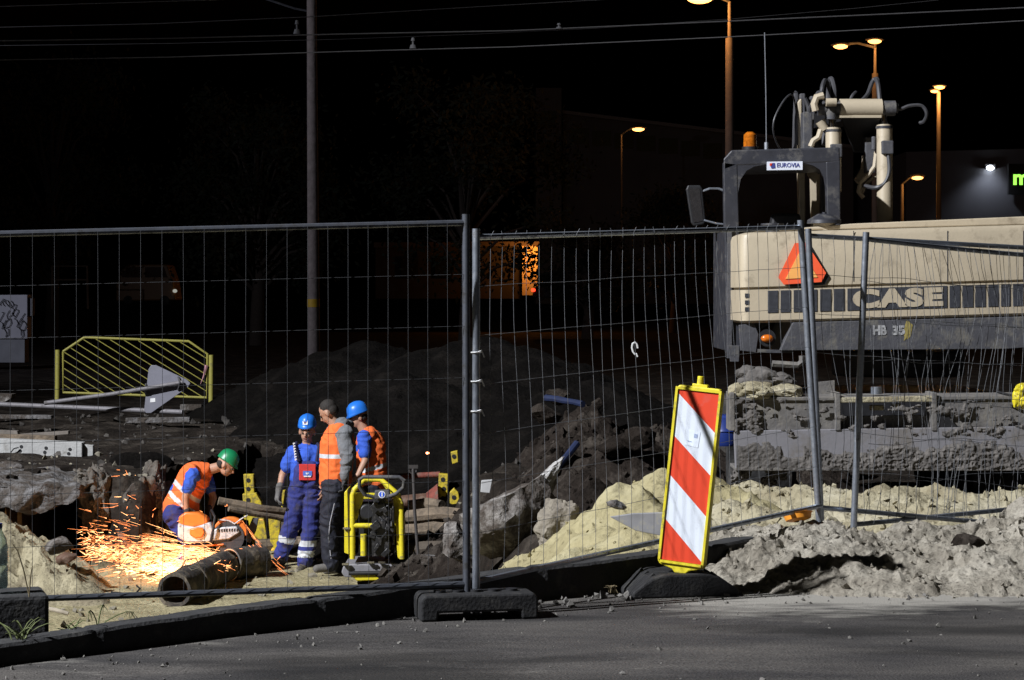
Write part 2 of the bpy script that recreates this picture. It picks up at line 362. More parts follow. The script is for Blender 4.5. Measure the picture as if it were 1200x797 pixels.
for i in range(len(rings)-1):
    for k in range(n-1): kb.f.append((i*n+k,(i+1)*n+k,(i+1)*n+k+1,i*n+k+1)); kb.m.append(0)
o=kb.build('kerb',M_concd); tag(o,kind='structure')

# ------------------------------------------------------------------ heaps
def gz(x,y): return float(terrain(np.array([[x]]),np.array([[y]]))[0][0,0])
def heap(name,label,peaks,m,slope=.6,res=.035,rough=.10,fr=2.6,crumb=.03,seed=1,kind=None,cat='heap',pad=1.6,k=9.0):
    P=[(W(px,py,d),s) for px,py,d,s in peaks]
    x0=min(p.x for p,s in P)-pad; x1=max(p.x for p,s in P)+pad; y0=min(p.y for p,s in P)-pad; y1=max(p.y for p,s in P)+pad
    xs=np.arange(x0,x1,res); ys=np.arange(y0,y1,res); X,Y=np.meshgrid(xs,ys)
    wx=X+.12*fbm(X*2,Y*2,3,seed+40); wy=Y+.12*fbm(X*2,Y*2,3,seed+50)
    acc=0
    for p,s in P:
        dd=np.sqrt((wx-p.x)**2+(wy-p.y)**2+.01); acc=acc+np.exp(k*(p.z-slope*s*dd))
    Z=np.log(acc+1e-12)/k
    G=terrain(X,Y)[0]
    amp=ss(-.1,.25,Z-G)
    rd=fbm(X*fr,Y*fr,5,seed,.55); bil=np.abs(vn(X*fr*3.1,Y*fr*3.1,seed+7))+np.abs(vn(X*fr*6.7,Y*fr*6.7,seed+8))*.5
    Z=Z+amp*(rough*rd+crumb*(1.2-2.4*bil)+crumb*.7*fbm(X*fr*9,Y*fr*9,3,seed+20))
    Z=np.maximum(Z,G-.06)
    keep=(Z>G-.045)
    nx=len(xs); ny=len(ys); i=np.arange((ny-1)*(nx-1)); a=(i//(nx-1))*nx+i%(nx-1); q=np.stack([a,a+1,a+nx+1,a+nx],1)
    kq=keep.ravel()[q].any(axis=1); q=q[kq]
    used=np.unique(q); mp=np.full(nx*ny,-1); mp[used]=np.arange(len(used)); co=np.stack([X.ravel(),Y.ravel(),Z.ravel()],1)[used]
    o=link(name,np_mesh(name,co,mp[q]),m)
    if kind: tag(o,label,None,None,kind)
    else: tag(o,label,cat)
    return o
M_ysand=soil('yellow_sand',(.25,.215,.12),(.37,.325,.185),(.46,.42,.27),1.7,.025,.5)
M_psand=soil('pale_grey_sand',(.23,.205,.165),(.36,.328,.27),(.48,.445,.375),3,.035,.55)
M_mixsand=soil('mixed_sand',(.26,.22,.14),(.38,.34,.23),(.47,.43,.32),2.4,.025,.5)
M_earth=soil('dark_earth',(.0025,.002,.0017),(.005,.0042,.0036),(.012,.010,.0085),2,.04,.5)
M_bearth=soil('brown_earth',(.013,.010,.008),(.028,.022,.018),(.085,.072,.060),2.4,.04,.5)
heap('yellow_sand_heap','steep heap of clean yellow sand behind the kerb, left of the striped beacon',
     [(802,528,17.0,1.15),(772,542,16.6,1.15),(738,566,16.0,1.2),(845,552,16.6,1),(708,606,15.3,1.35),(735,616,14.8,1.2),(770,606,14.8,1),(676,632,14.7,1.6),(820,594,15.4,1),(640,656,14.6,1.9)],M_ysand,.66,.026,.15,2.0,.036,3,k=16)
heap('grey_sand_bank','low bank of mixed grey and yellow sand in front of the excavator blade',
     [(880,560,17.2,1),(930,575,16.8,1),(990,582,16.7,1),(1050,570,16.6,1),(1110,574,16.8,1),(1170,580,16.8,1),(1230,570,16.9,1),(860,590,15.6,1),(900,600,15.2,1),(960,604,15.2,1),(1090,590,15.8,1),(1290,570,17,1)],M_mixsand,.55,.03,.10,2.6,.04,5)
heap('pale_sand_mound','crumbly pale grey sand mound spilling on the road right of the beacon',
     [(880,622,13.7,1),(925,618,13.6,1),(962,630,13.5,1),(900,650,13.2,1),(1040,632,14.0,1),(1090,626,14.1,1),(1060,658,13.3,.8),(1140,620,14.0,1),(1190,614,13.9,1),(1000,650,13.4,.9),(1130,656,13.3,.8),(1200,654,13.2,.8),(1260,610,13.8,1),(1300,640,13.3,.9),(960,676,12.9,.8),(1050,682,12.8,.7),(1150,680,12.8,.7)],M_psand,.40,.020,.100,3.6,.040,8,k=13)
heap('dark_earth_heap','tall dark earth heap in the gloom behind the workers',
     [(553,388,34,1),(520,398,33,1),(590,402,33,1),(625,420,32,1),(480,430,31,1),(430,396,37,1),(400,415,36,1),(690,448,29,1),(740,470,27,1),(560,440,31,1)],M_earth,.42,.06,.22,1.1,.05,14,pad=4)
heap('brown_rubble_heap','brown earth and rubble heap sloping up behind the yellow sand',
     [(700,500,23.5,1.2),(655,520,23,1.7),(745,505,21,1.2),(620,550,24,1.9),(790,500,22,1),(600,585,22.6,2.2),(700,548,19.5,1.8),(840,480,22.5,1),(668,590,18.6,2.2),(690,470,26,1.5)],M_bearth,.55,.04,.15,2.1,.07,17,pad=2.4,k=14)
heap('debris_slope','slope of dug sand and dirt under the broken asphalt slab at left edge',
     [(-20,598,23.1,1),(20,618,22.9,1),(45,642,22.5,1),(75,665,22.0,1),(-60,600,23,1),(110,690,21.8,1.2)],soil('dug_sand',(.17,.14,.10),(.33,.29,.19),(.46,.41,.28),2.6,.03,.5),.70,.035,.16,2.8,.06,23)
heap('rubble_at_pit_edge','ragged brown rubble under the timber at the right edge of the pit',
     [(512,655,22,1.7),(535,635,21.8,1.5),(556,612,21.4,1.4),(540,668,20.5,1.7),(610,630,18.6,1.4),(580,622,20,1.3)],M_bearth,.75,.035,.16,2.8,.06,29)

def rock(name,label,c,size,m,seed=0,rot=(0,0,0),cat='rock',sub=3,cuts=7,rough=.10,group=None,parent=None):
    rg=random.Random(seed); bm=bmesh.new(); bmesh.ops.create_icosphere(bm,subdivisions=sub+1,radius=1)
    pl=[(Vector((rg.gauss(0,1),rg.gauss(0,1),rg.gauss(0,1))).normalized(), rg.uniform(.5,.85)) for _ in range(cuts)]
    off=Vector((seed*3.1,seed*1.7,0))
    for v in bm.verts:
        p=v.co.copy()
        for nrm,dd in pl:
            e=p.dot(nrm)-dd
            if e>0: p-=nrm*e
        p*=1+rough*mnoise.fractal(p*2.2+off,1,2,5); v.co=p
    M=Matrix.LocRotScale(Vector(c),Euler(rot),Vector(size)); bm.transform(M)
    me=bpy.data.meshes.new(name); bm.to_mesh(me); bm.free()
    o=link(name,me,m,parent)
    if label: tag(o,label,cat,group)
    return o
def rocks_mesh(name,items,m):
    mb=MB()
    return mb
rock('concrete_chunk','large broken concrete chunk with pale top edge left of the yellow sand',W(600,612,18.3),(.42,.5,.44),M_conc,4,(.2,.3,.2),'concrete chunk',4,9,.16)
rock('concrete_chunk','pointed shard of pale concrete rising above the brown rubble',W(628,578,18.5),(.13,.14,.36),mat('pale_concrete',(.42,.41,.40),.95,0,.2,6,.03,20,dirt=(.12,.10,.08),damt=.42,dscale=5),9,(.1,.50,.3),'concrete chunk',4,9,.25)
rock('concrete_chunk','pale lump of rubble just left of the two fence posts, by the timber',W(535,640,19.5),(.22,.25,.17),M_conc,12,(.5,.2,.2),'concrete chunk',3,8,.25)
rock('concrete_chunk','brown lump beneath the pointed shard, next to yellow sand',W(655,625,17.6),(.2,.25,.26),mat('brown_clod',(.10,.085,.07),.97,0,.4,6,.03,18,c2=(.27,.24,.19)),15,(.2,.2,.9),'concrete chunk',4,8,.3)
# broken slab over the hollow
def slab(name,label,px,d,th,m,cat,seed=1,jag=.03):
    mb=MB(); mb.plate(px,d,th); me=mb.mesh(name); bm=bmesh.new(); bm.from_mesh(me)
    bmesh.ops.triangulate(bm,faces=bm.faces); bmesh.ops.subdivide_edges(bm,edges=[e for e in bm.edges if e.calc_length()>.15],cuts=3,use_grid_fill=True)
    bmesh.ops.triangulate(bm,faces=bm.faces); bmesh.ops.subdivide_edges(bm,edges=[e for e in bm.edges if e.calc_length()>.08],cuts=1)
    bm.to_mesh(me); bm.free()
    for v in me.vertices:
        v.co += Vector((mnoise.noise(v.co*5+Vector((seed,0,0))),mnoise.noise(v.co*5+Vector((0,seed,9))),mnoise.noise(v.co*7+Vector((3,0,seed)))))*jag*1.6
    o=link(name,me,m); tag(o,label,cat); return o
slab('asphalt_slab','thick grey broken asphalt slab overhanging the dark hollow',[(-70,563),(30,566),(70,572),(92,570),(88,586),(66,590),(45,604),(20,602),(0,592),(-70,590)],23.5,1.9,M_asph,'asphalt slab',2,.055)
for i,(px,py,d,s,lab) in enumerate([(124,546,25.6,.085,'white stone on the bank edge below the slotted white beam'),(54,556,25.0,.11,'pale flat stone lying on the old pavement near left edge'),(10,551,25.6,.2,'grey flat stone at the left edge above the broken slab'),
        (70,640,22.4,.15,'pale stone in front of the dark hollow'),(78,655,22.1,.11,'brick-brown stone at the foot of the debris slope'),(150,548,25.5,.28,'dark clod on top of the bank left of the bending worker'),(180,545,25.2,.25,'dark clod right behind the bending worker'),
        (655,465,24.0,.16,'rounded brown stone high on the dark rubble'),(640,485,23.5,.2,'tan stone in the middle of the dark rubble'),(745,515,20.4,.19,'pale stone at the crest behind the yellow sand'),(720,522,20.6,.18,'grey stone on the crest above the yellow sand'),(885,450,23,.3,'dark clod behind the blue drum'),
        (722,592,14.8,.07,'dark stone stuck in the face of the yellow sand heap'),(1135,640,13.3,.12,'brown clod stuck in the pale sand mound at right'),(1195,600,14.2,.18,'big pale clod at the right edge of the picture')]):
    mm=[M_conc,M_conc,M_asph,M_conc,M_rust,M_earth,M_earth,M_bearth,M_bearth,M_bearth,M_bearth,M_earth,M_asph,M_bearth,M_psand][i]
    rock('stone',lab,W(px,py,d),(s,s*.9,s*.6),mm,30+i,(0,.2,i),'stone',2,7,.15)
for i,(px,py,d_,sx,sz,lab) in enumerate([(122,588,24.1,.26,.40,'ragged brown earth face right of the dark hollow'),(150,600,24.3,.30,.46,'ragged earth face in the middle of the bank behind the sparks'),(178,590,24.5,.25,.42,'ragged earth face just left of the bending worker'),(105,562,24.2,.22,.16,'earth lump under the right tip of the broken slab'),(165,640,24.0,.35,.2,'earth toe behind the brightest sparks')]):
    rock('earth_face',lab,W(px,py,d_),(sx,.32,sz),mat('bank_earth',(.040,.032,.026),.97,0,.4,5,.05,14,c2=(.17,.15,.125)),60+i,(0,.15*i,0),'earth bank',4,8,.42)
# gravel and crumbs (nobody could count them)
def scatter(name,pts,m,rng,kind='stuff'):
    mb=MB()
    for (x,y,z,s) in pts:
        mm=Matrix.LocRotScale(Vector((x,y,z)),Euler((rng.random()*6,rng.random()*6,rng.random()*6)),Vector((s*rng.uniform(.7,1.3),s*rng.uniform(.6,1.1),s*rng.uniform(.4,.9))))
        vs=[mm@(Vector(v)*rng.uniform(.8,1.2)) for v in ((1,0,0),(-1,0,0),(0,1,0),(0,-1,0),(0,0,1),(0,0,-1),(.7,.7,.5),(-.7,-.6,.5))]
        bm=bmesh.new()
        for v in vs: bm.verts.new(v)
        bmesh.ops.convex_hull(bm,input=bm.verts); bm.verts.index_update()
        mb.add([v.co.copy() for v in bm.verts],[[v.index for v in f.verts] for f in bm.faces]); bm.free()
    return tag(mb.build(name,m,smooth=False),kind=kind)
rg=random.Random(5); pts=[]
for _ in range(520):
    x=rg.uniform(-3,5.5); y=float(rY(x))-abs(rg.gauss(0,.55))-.02; s=abs(rg.gauss(0,.0055))+.003; pts.append((x,y,s*.4,s))
for _ in range(260):
    x=rg.uniform(-3,4.5); y=rg.uniform(8.6,12.5)
    if y<float(rY(x)): s=abs(rg.gauss(0,.005))+.003; pts.append((x,y,s*.4,s))
for _ in range(520):
    x=rg.uniform(.9,5); y=12.75-abs(rg.gauss(0,.35))+.1*(x-.9); s_=abs(rg.gauss(0,.006))+.003; pts.append((x,y,s_*.5,s_))
for _ in range(60):
    x=rg.uniform(.9,5); y=12.7-abs(rg.gauss(0,.15))+.1*(x-.9); s_=rg.uniform(.012,.030); pts.append((x,y,s_*.4,s_))
for _ in range(30):
    x=rg.uniform(-.2,.7); y=float(rY(x))-rg.uniform(.02,.35); s=rg.uniform(.012,.03); pts.append((x,y,s*.4,s))
tag(scatter('gravel',pts,mat('grit',(.10,.095,.09),.95,0,.5,3,c2=(.17,.16,.14)),rg),'loose grit and pebbles scattered on the asphalt along the kerb')
pts=[]
for _ in range(300):
    x=rg.uniform(-6,-.4); y=rg.uniform(20,28); s=abs(rg.gauss(0,.018))+.008; pts.append((x,y,gz(x,y)+s*.3,s))
tag(scatter('rubble',pts,mat('pit_crumbs',(.09,.08,.065),.95,0,.5,3,c2=(.30,.27,.2)),rg),'small crumbs of earth and stone on the pit floor')
pts=[]
for _ in range(600):
    x=rg.uniform(-9,4); y=rg.uniform(24.3,36) ; s=abs(rg.gauss(0,.03))+.012; pts.append((x,y,gz(x,y)+s*.3,s))
tag(scatter('broken_stone',pts,mat('broken_stone',(.022,.019,.016),.95,0,.5,3,c2=(.10,.09,.08)),rg),'broken stone strewn over the torn up street behind the pit')

# crumbs lying on the sand heaps
def crumbs_on(name,label,src,m,n,smin,smax,seed,xr=None):
    o=bpy.data.objects[src]; vs=np.empty(len(o.data.vertices)*3,np.float32); o.data.vertices.foreach_get('co',vs); vs=vs.reshape(-1,3); rr=random.Random(seed); pts=[]
    while len(pts)<n:
        v=vs[rr.randrange(len(vs))]
        if xr and not(xr[0]<v[0]<xr[1]): continue
        s_=min(smax,smin+abs(rr.gauss(0,1))*(smax-smin)*.4); pts.append((float(v[0]),float(v[1]),float(v[2])+s_*.3,s_))
    tag(scatter(name,pts,m,rr),label)
crumbs_on('sand_crumbs','crumbs and small clods on the pale sand mound','pale_sand_mound',M_psand,1100,.005,.032,3,(.9,5))
crumbs_on('sand_crumbs','crumbs and small clods on the grey sand bank','grey_sand_bank',M_mixsand,700,.008,.05,4,(1,6))
crumbs_on('sand_crumbs','fine crumbs on the yellow sand heap','yellow_sand_heap',M_ysand,500,.005,.03,5)
crumbs_on('earth_clods','clods of earth on the rubble slope','brown_rubble_heap',M_bearth,900,.012,.09,6)
# ------------------------------------------------------------------ mesh fences
M_wire_dim=mat('dim_lit_wire',(.030,.031,.034),.8,.0,.2,30)  # weak light on the left panel put into a darker wire colour
M_wire_mid=mat('half_lit_wire',(.11,.114,.122),.6,.2,.2,30)  # wire colour darkened part way, standing in for dim light on the fences
M_steel_dim=mat('dim_lit_steel',(.085,.092,.11),.5,.5,.2,30,dirt=(.05,.05,.05),damt=.42,dscale=14)  # left panel steel darkened in colour for the weak light there
def fence(label, L_, R_, bend=.0, wm_=None, wr=.0021, pm=None, *, seed=0, spacing=.1, rows=7, tL=(0,0), lean=0.0, prot=.0, postw=.021, sag=0):
    """L_/R_: (px at top, py top, px at bottom, py bottom, distance)"""
    aT,aB=W(L_[0],L_[1],L_[4]),W(L_[2],L_[3],L_[4]+lean); bT,bB=W(R_[0],R_[1],R_[4]),W(R_[2],R_[3],R_[4]+lean)
    t=thing('mesh_fence',label,'fence',aB,'mesh fence panels along the edge of the dig')
    up=Vector((0,0,.05))
    MB().cyl(aB-Vector((0,0,.12)),aT,postw,n=14).build('fence_post',pm or M_steel,t)
    MB().cyl(bB-Vector((0,0,.12)),bT,postw,n=14).build('fence_post',pm or M_steel,t)
    rg=random.Random(seed)
    def top(f): 
        p=aT.lerp(bT,f)-Vector((0,0,.045)); p.z-=sag*math.sin(math.pi*f); return p
    def bot(f): return aB.lerp(bB,f)+Vector((0,0,.07))
    K=16
    MB().tube([top(i/K) for i in range(K+1)],.016,8).build('top_rail',pm or M_steel,t)
    MB().tube([bot(i/K) for i in range(K+1)],.016,8).build('bottom_rail',pm or M_steel,t)
    nrm=(bT-aT).cross(Vector((0,0,1))).normalized(); along=(bT-aT).normalized()
    n=int((bT-aT).length/spacing); mb=MB()
    def wob(f,g,s): 
        return along*(bend*(mnoise.noise(Vector((f*9,g*1.6,seed)))*1.3+mnoise.noise(Vector((f*31,g*2.3,seed+5)))*.6)*math.sin(math.pi*min(1,max(0,g)))) + nrm*(bend*1.2*mnoise.noise(Vector((f*4,g*2,seed+9))))
    for i in range(1,n):
        f=i/n; f2=f+rg.uniform(-1,1)*bend*.10; pts=[]
        for k in range(13):
            g=k/12; ff=f*(1-g)+f2*g; pts.append(bot(f2).lerp(top(f),g)+wob(ff,g,0)+nrm*.018)
        if prot: pts.append(pts[-1]+Vector((rg.uniform(-.3,.6)*prot,0,prot)))
        mb.tube(pts,wr,4)
    for r in range(1,rows):
        g=r/rows; pts=[bot(k/40).lerp(top(k/40),g)+wob(k/40,g,0)+nrm*.014+Vector((0,0,bend*.25*mnoise.noise(Vector((k*.15,r,seed))))) for k in range(41)]
        mb.tube(pts,wr*1.05,4)
    mb.build('wire_mesh',wm_ or M_wire,t)
    return t
fence('straight mesh fence panel at left in front of the workers',(-200,268,-200,727,10.65),(546,251,547,700,11.62),.004,M_wire_dim,.0012,M_steel_dim,seed=1,spacing=.105)  # thin wires and darkened colours make this panel look weakly lit
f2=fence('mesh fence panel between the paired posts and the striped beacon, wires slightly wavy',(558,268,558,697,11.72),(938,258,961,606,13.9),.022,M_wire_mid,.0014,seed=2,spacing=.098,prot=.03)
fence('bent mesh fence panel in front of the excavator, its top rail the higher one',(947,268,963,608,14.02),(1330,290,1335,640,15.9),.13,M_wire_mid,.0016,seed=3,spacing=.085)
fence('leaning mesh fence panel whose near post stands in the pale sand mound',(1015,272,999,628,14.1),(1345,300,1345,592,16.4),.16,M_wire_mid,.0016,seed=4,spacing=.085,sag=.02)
def tie(label,c,s,parent=None):
    c=Vector(c); rgx=random.Random(label); mb=MB()
    pts=[c+Vector((math.cos(a)*s*.5+.1*s*rgx.uniform(-1,1),-.03,math.sin(a)*s)) for a in [k*.75 for k in range(8)]]; pts+=[c+Vector((s*.4,-.03,-s*1.4))]
    mb.tube(pts,.0055,5); return tag(mb.build('plastic_tie',mat('white_plastic',(.7,.7,.7),.5)),label,'plastic tie')
tie('white plastic tie knotted into a loop on the wires left of the beacon',W(744,408,12.7),.035)
for i,(y,l) in enumerate([(413,'topmost white cable tie on the paired fence posts'),(447,'middle white cable tie on the paired fence posts'),(482,'lowest white cable tie on the paired fence posts')]):
    c=W(558,y,11.72); mb=MB(); mb.ring(c,(0,0,1),.026,.004,16,5); mb.tube([c+Vector((.0,-.026,0)),c+Vector((.03,-.04,.01)),c+Vector((.045,-.04,-.025))],.004,5)
    tag(mb.build('cable_tie',mat('white_plastic',(.7,.7,.7),.5)),l,'cable tie','cable ties on the paired posts')

def foot(name,label,c,L_,Wd,Hh,yaw,cat,m,holes=True):
    t=thing(name,label,cat,c,None,(0,0,yaw)); M=wm(t); mb=MB()
    a,b,h=L_/2,Wd/2,Hh
    # tapered block with two lifting recesses cut into the ends
    out=[(-a,0),(-a,h*.82),(-a*.93,h),(a*.93,h),(a,h*.82),(a,0),(a*.72,0),(a*.70,h*.32),(-a*.70,h*.32),(-a*.72,0)]
    mb.pris([M@Vector((x,-b,z)) for x,z in out],(M.to_3x3()@Vector((0,2*b,0))))
    mb.build('block',m,t,False,.012)
    r=MB()
    for x in (-.62,-.31,0,.31,.62): r.cyl(M@Vector((x*a,0,h-.002)),M@Vector((x*a,0,h+.012)),.032,n=14)
    split_build(r,'post_socket',M_black,t)
    return t
foot('rubber_block','black rubber ballast block under the paired posts on the road edge',Vector((-.19,11.62,.0)),.62,.24,.135,R(12),'ballast block',M_rubber)
# concrete block + bottle + weeds at left
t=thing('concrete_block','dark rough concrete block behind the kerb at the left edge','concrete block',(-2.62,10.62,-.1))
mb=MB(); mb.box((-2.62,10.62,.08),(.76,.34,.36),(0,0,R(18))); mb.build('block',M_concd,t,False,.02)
t=thing('bottle','clear plastic drink bottle standing on the concrete block','bottle',W(-1,689,10.62))
b=W(-1,689,10.62); prof_=[(0,.0),(.036,.0),(.042,.012),(.042,.10),(.038,.11),(.042,.12),(.042,.19),(.034,.235),(.014,.275),(.014,.29)]
mb=MB(); n=18; vs=[]
for r_0,z in prof_:
    for i in range(n): a=2*math.pi*i/n; vs.append(b+Vector((r_0*math.cos(a),r_0*math.sin(a),z)))
mb.add(vs,[(j*n+i,j*n+(i+1)%n,(j+1)*n+(i+1)%n,(j+1)*n+i) for j in range(len(prof_)-1) for i in range(n)])
bm_=mat('bottle_plastic',(.55,.68,.66),.12,0,.03,5); bm_.node_tree.nodes['Principled BSDF'].inputs['Transmission Weight'].default_value=.75
mb.build('bottle_body',bm_,t); MB().cyl(b+Vector((0,0,.288)),b+Vector((0,0,.31)),.016,n=12).build('cap',M_blueplastic,t)
def weed(label,c,h,n,spread,seed,m=M_grass,ears=False):
    rg=random.Random(seed); mb=MB(); c=Vector(c)
    for i in range(n):
        a=rg.uniform(0,6.28); l=h*rg.uniform(.55,1.1); tip=c+Vector((math.cos(a)*spread*rg.uniform(.3,1),math.sin(a)*spread*.6,l)); base=c+Vector((rg.uniform(-.03,.03),rg.uniform(-.03,.03),0))
        mid=base.lerp(tip,.55)+Vector((0,0,l*.22)); pts=[base,base.lerp(mid,.5)+Vector((0,0,.02)),mid,mid.lerp(tip,.55)-Vector((0,0,.0)),tip-Vector((0,0,l*.15))]
        mb.tube(pts,[.003,.0035,.003,.002,.0006],4)
        if ears:
            for k in range(7): q=pts[3].lerp(pts[4],k/7); mb.tube([q,q+Vector((rg.uniform(-.03,.03),0,-rg.uniform(.01,.05)))],[.002,.0008],3)
    return tag(mb.build('weed',m),label,'weed','weeds behind the kerb')
weed('tuft of weed growing against the concrete block',W(25,758,10.25),.14,16,.16,1)
weed('small weed tuft just right of the concrete block',W(82,748,10.5),.09,9,.12,2)
weed('arching grass stalk with a drooping ear over the sand',W(112,745,10.6),.17,3,.26,3,ears=True)
weed('short grass seedlings between block and arching stalk',W(150,744,10.8),.06,5,.08,4)
weed('single tall dry stalk leaning beside the concrete block',W(27,700,10.5)-Vector((0,0,.0)),.30,2,.10,5,mat('dry_stalk',(.14,.11,.06),.9))
weed('brown weed at the left end of the beacon foot',W(718,694,12.5),.05,12,.08,6,mat('dry_stalk',(.14,.11,.06),.9))

# ------------------------------------------------------------------ striped beacon
bt=W(797,668,12.42); B=thing('traffic_beacon','red and white striped beacon board in a yellow frame, leaning right','traffic beacon',bt,None,(R(-3),R(5.4),R(-20)))
Mb=wm(B)
def BL(x,y,z): return Mb@Vector((x,y,z))
w_,h_=.135,1.03
fr=MB(); o_=[(-w_,.035),(-w_+.012,.02),(-.05,.0),(-.03,-.02),(.03,-.02),(.05,.0),(w_-.012,.02),(w_,.035),(w_,h_-.02),(w_-.02,h_),(-w_+.02,h_),(-w_,h_-.02)]
fr.pris([BL(x,.0,z) for x,z in o_],Mb.to_3x3()@Vector((0,.055,0)))
fr.build('frame',M_yel,B,False,.006)
lip=MB()
for (x0,x1,z0,z1) in ((-w_+.002,-w_+.016,.045,h_-.01),(w_-.016,w_-.002,.045,h_-.01),(-w_+.016,w_-.016,h_-.024,h_-.01),(-w_+.016,w_-.016,.03,.044)):
    lip.pris([BL(x0,-.001,z0),BL(x1,-.001,z0),BL(x1,-.001,z1),BL(x0,-.001,z1)],Mb.to_3x3()@Vector((0,-.012,0)))
lip.build('frame_lip',M_yel,B,False,.003)
st=MB(); xl,xr_=-w_+.017,w_-.017; zb,zt=.046,h_-.026
def zz(f): return zt-(zt-zb)*f
bands=[(0,0,.02,.23,0),(.02,.23,.27,.48,1),(.27,.48,.50,.72,0),(.50,.72,.76,.985,1),(.76,.985,1,1,0)]
for a0,b0,a1,b1,mi in bands:
    st.add([BL(xl,-.004,zz(a0)),BL(xl,-.004,zz(a1)),BL(xr_,-.004,zz(b1)),BL(xr_,-.004,zz(b0))],[(0,1,2,3)],mi)
st.build('striped_face',[M_red,M_white],B,False)
s2=MB(); s2.add([BL(-.05,-.006,.70),BL(.03,-.006,.69),BL(.035,-.006,.78),BL(-.045,-.006,.79)],[(0,1,2,3)]); s2.build('sticker',mat('pale_sticker',(.72,.78,.86),.3),B,False)
s3=MB(); s3.add([BL(-.0,-.0075,.745),BL(.02,-.0075,.743),BL(.022,-.0075,.765),BL(.002,-.0075,.767)],[(0,1,2,3)]); s3.add([BL(-.035,-.0075,.72),BL(-.01,-.0075,.718),BL(-.01,-.0075,.723),BL(-.035,-.0075,.725)],[(0,1,2,3)]); s3.build('sticker_print',mat('blue_grey_print',(.35,.42,.6),.4),B,False)
lg=MB(); lg.cyl(BL(-.005,.028,h_-.005),BL(-.005,.028,h_+.06),.018,n=14); lg.box((0,0,0),(.09,.04,.022),M=Mb@Matrix.Translation((-.0,.028,h_+.005))); lg.build('lug',M_yel,B,True,.004)
# its rubber foot: wide low wedge with grooves
t=thing('beacon_ballast','ribbed black rubber base holding the striped beacon','ballast',Vector((.93,12.55,0)),None,(0,0,R(12))); M=wm(t)
mb=MB(); a=.31
out=[(-a,0),(-a,.035),(-a*.62,.115),(-a*.42,.13),(a*.42,.13),(a*.62,.115),(a,.035),(a,0)]
mb.pris([M@Vector((x,-.2,z)) for x,z in out],M.to_3x3()@Vector((0,.4,0))); mb.build('block',M_rubber,t,False,.012)
mb=MB()
for y in (-.12,.0,.12):
    for sx in (-1,1): mb.box((0,0,0),(.15,.028,.02),M=M@Matrix.Translation((sx*.225,y,.083))@Matrix.Rotation(sx*R(36),4,'Y'))
split_build(mb,'rib',M_rubber,t,False,.004)

# ------------------------------------------------------------------ excavator
ED=19.0
def E(px,py,dd=0): return W(px,py,ED+dd)
X_=thing('excavator','cream wheeled excavator seen from behind with dark cab and orange warning triangle','excavator',W(1052,610,19.6))
# counterweight: stacked outlines with rounded rear corners, slight tilt
xL,xR_=E(868,300).x,E(1236,300).x; xc=(xL+xR_)/2; depth=1.9; tilt=.028
def cw_outline(inset,rad):
    pts=[]; x0,x1,y0=xL+inset,xR_-inset,ED+inset
    for k in range(7): a=math.pi+ (math.pi/2)*k/6; pts.append((x0+rad+rad*math.cos(a), y0+rad+rad*math.sin(a)))
    for k in range(7): a=1.5*math.pi+(math.pi/2)*k/6; pts.append((x1-rad+rad*math.cos(a), y0+rad+rad*math.sin(a)))
    pts += [(x1,y0+depth),(x0,y0+depth)]; return pts
def zpx(y,dd=0): return H0-(y-HY)/F*(ED+dd)
mb=MB(); lev=[(374,.03),(371,.0),(335.0,.0),(334.6,.03),(332,.03),(331.6,.0),(275,.0),(270,.012),(267.5,.05)]
n=len(cw_outline(0,.07))
for y,ins in lev:
    for x,yy in cw_outline(ins,.07): mb.v.append((x,yy,zpx(y)+tilt*(x-xc)))
for j in range(len(lev)-1):
    for i in range(n): mb.f.append((j*n+i,j*n+(i+1)%n,(j+1)*n+(i+1)%n,(j+1)*n+i)); mb.m.append(0)
mb.f.append(tuple(range((len(lev)-1)*n,len(lev)*n))); mb.m.append(0); mb.f.append(tuple(reversed(range(n)))); mb.m.append(0)
cw=mb.build('counterweight',M_cream,X_)
# engine hood behind, a little higher
mb=MB(); mb.pris([E(885,268,.5)+Vector((0,0,tilt*-.9)),E(1225,266,.5)+Vector((0,0,tilt*.9)),E(1222,256,.5)+Vector((0,0,tilt*.9)),E(1000,262,.5)],(0,1.4,0)); mb.build('engine_hood',M_cream,X_,False,.01)
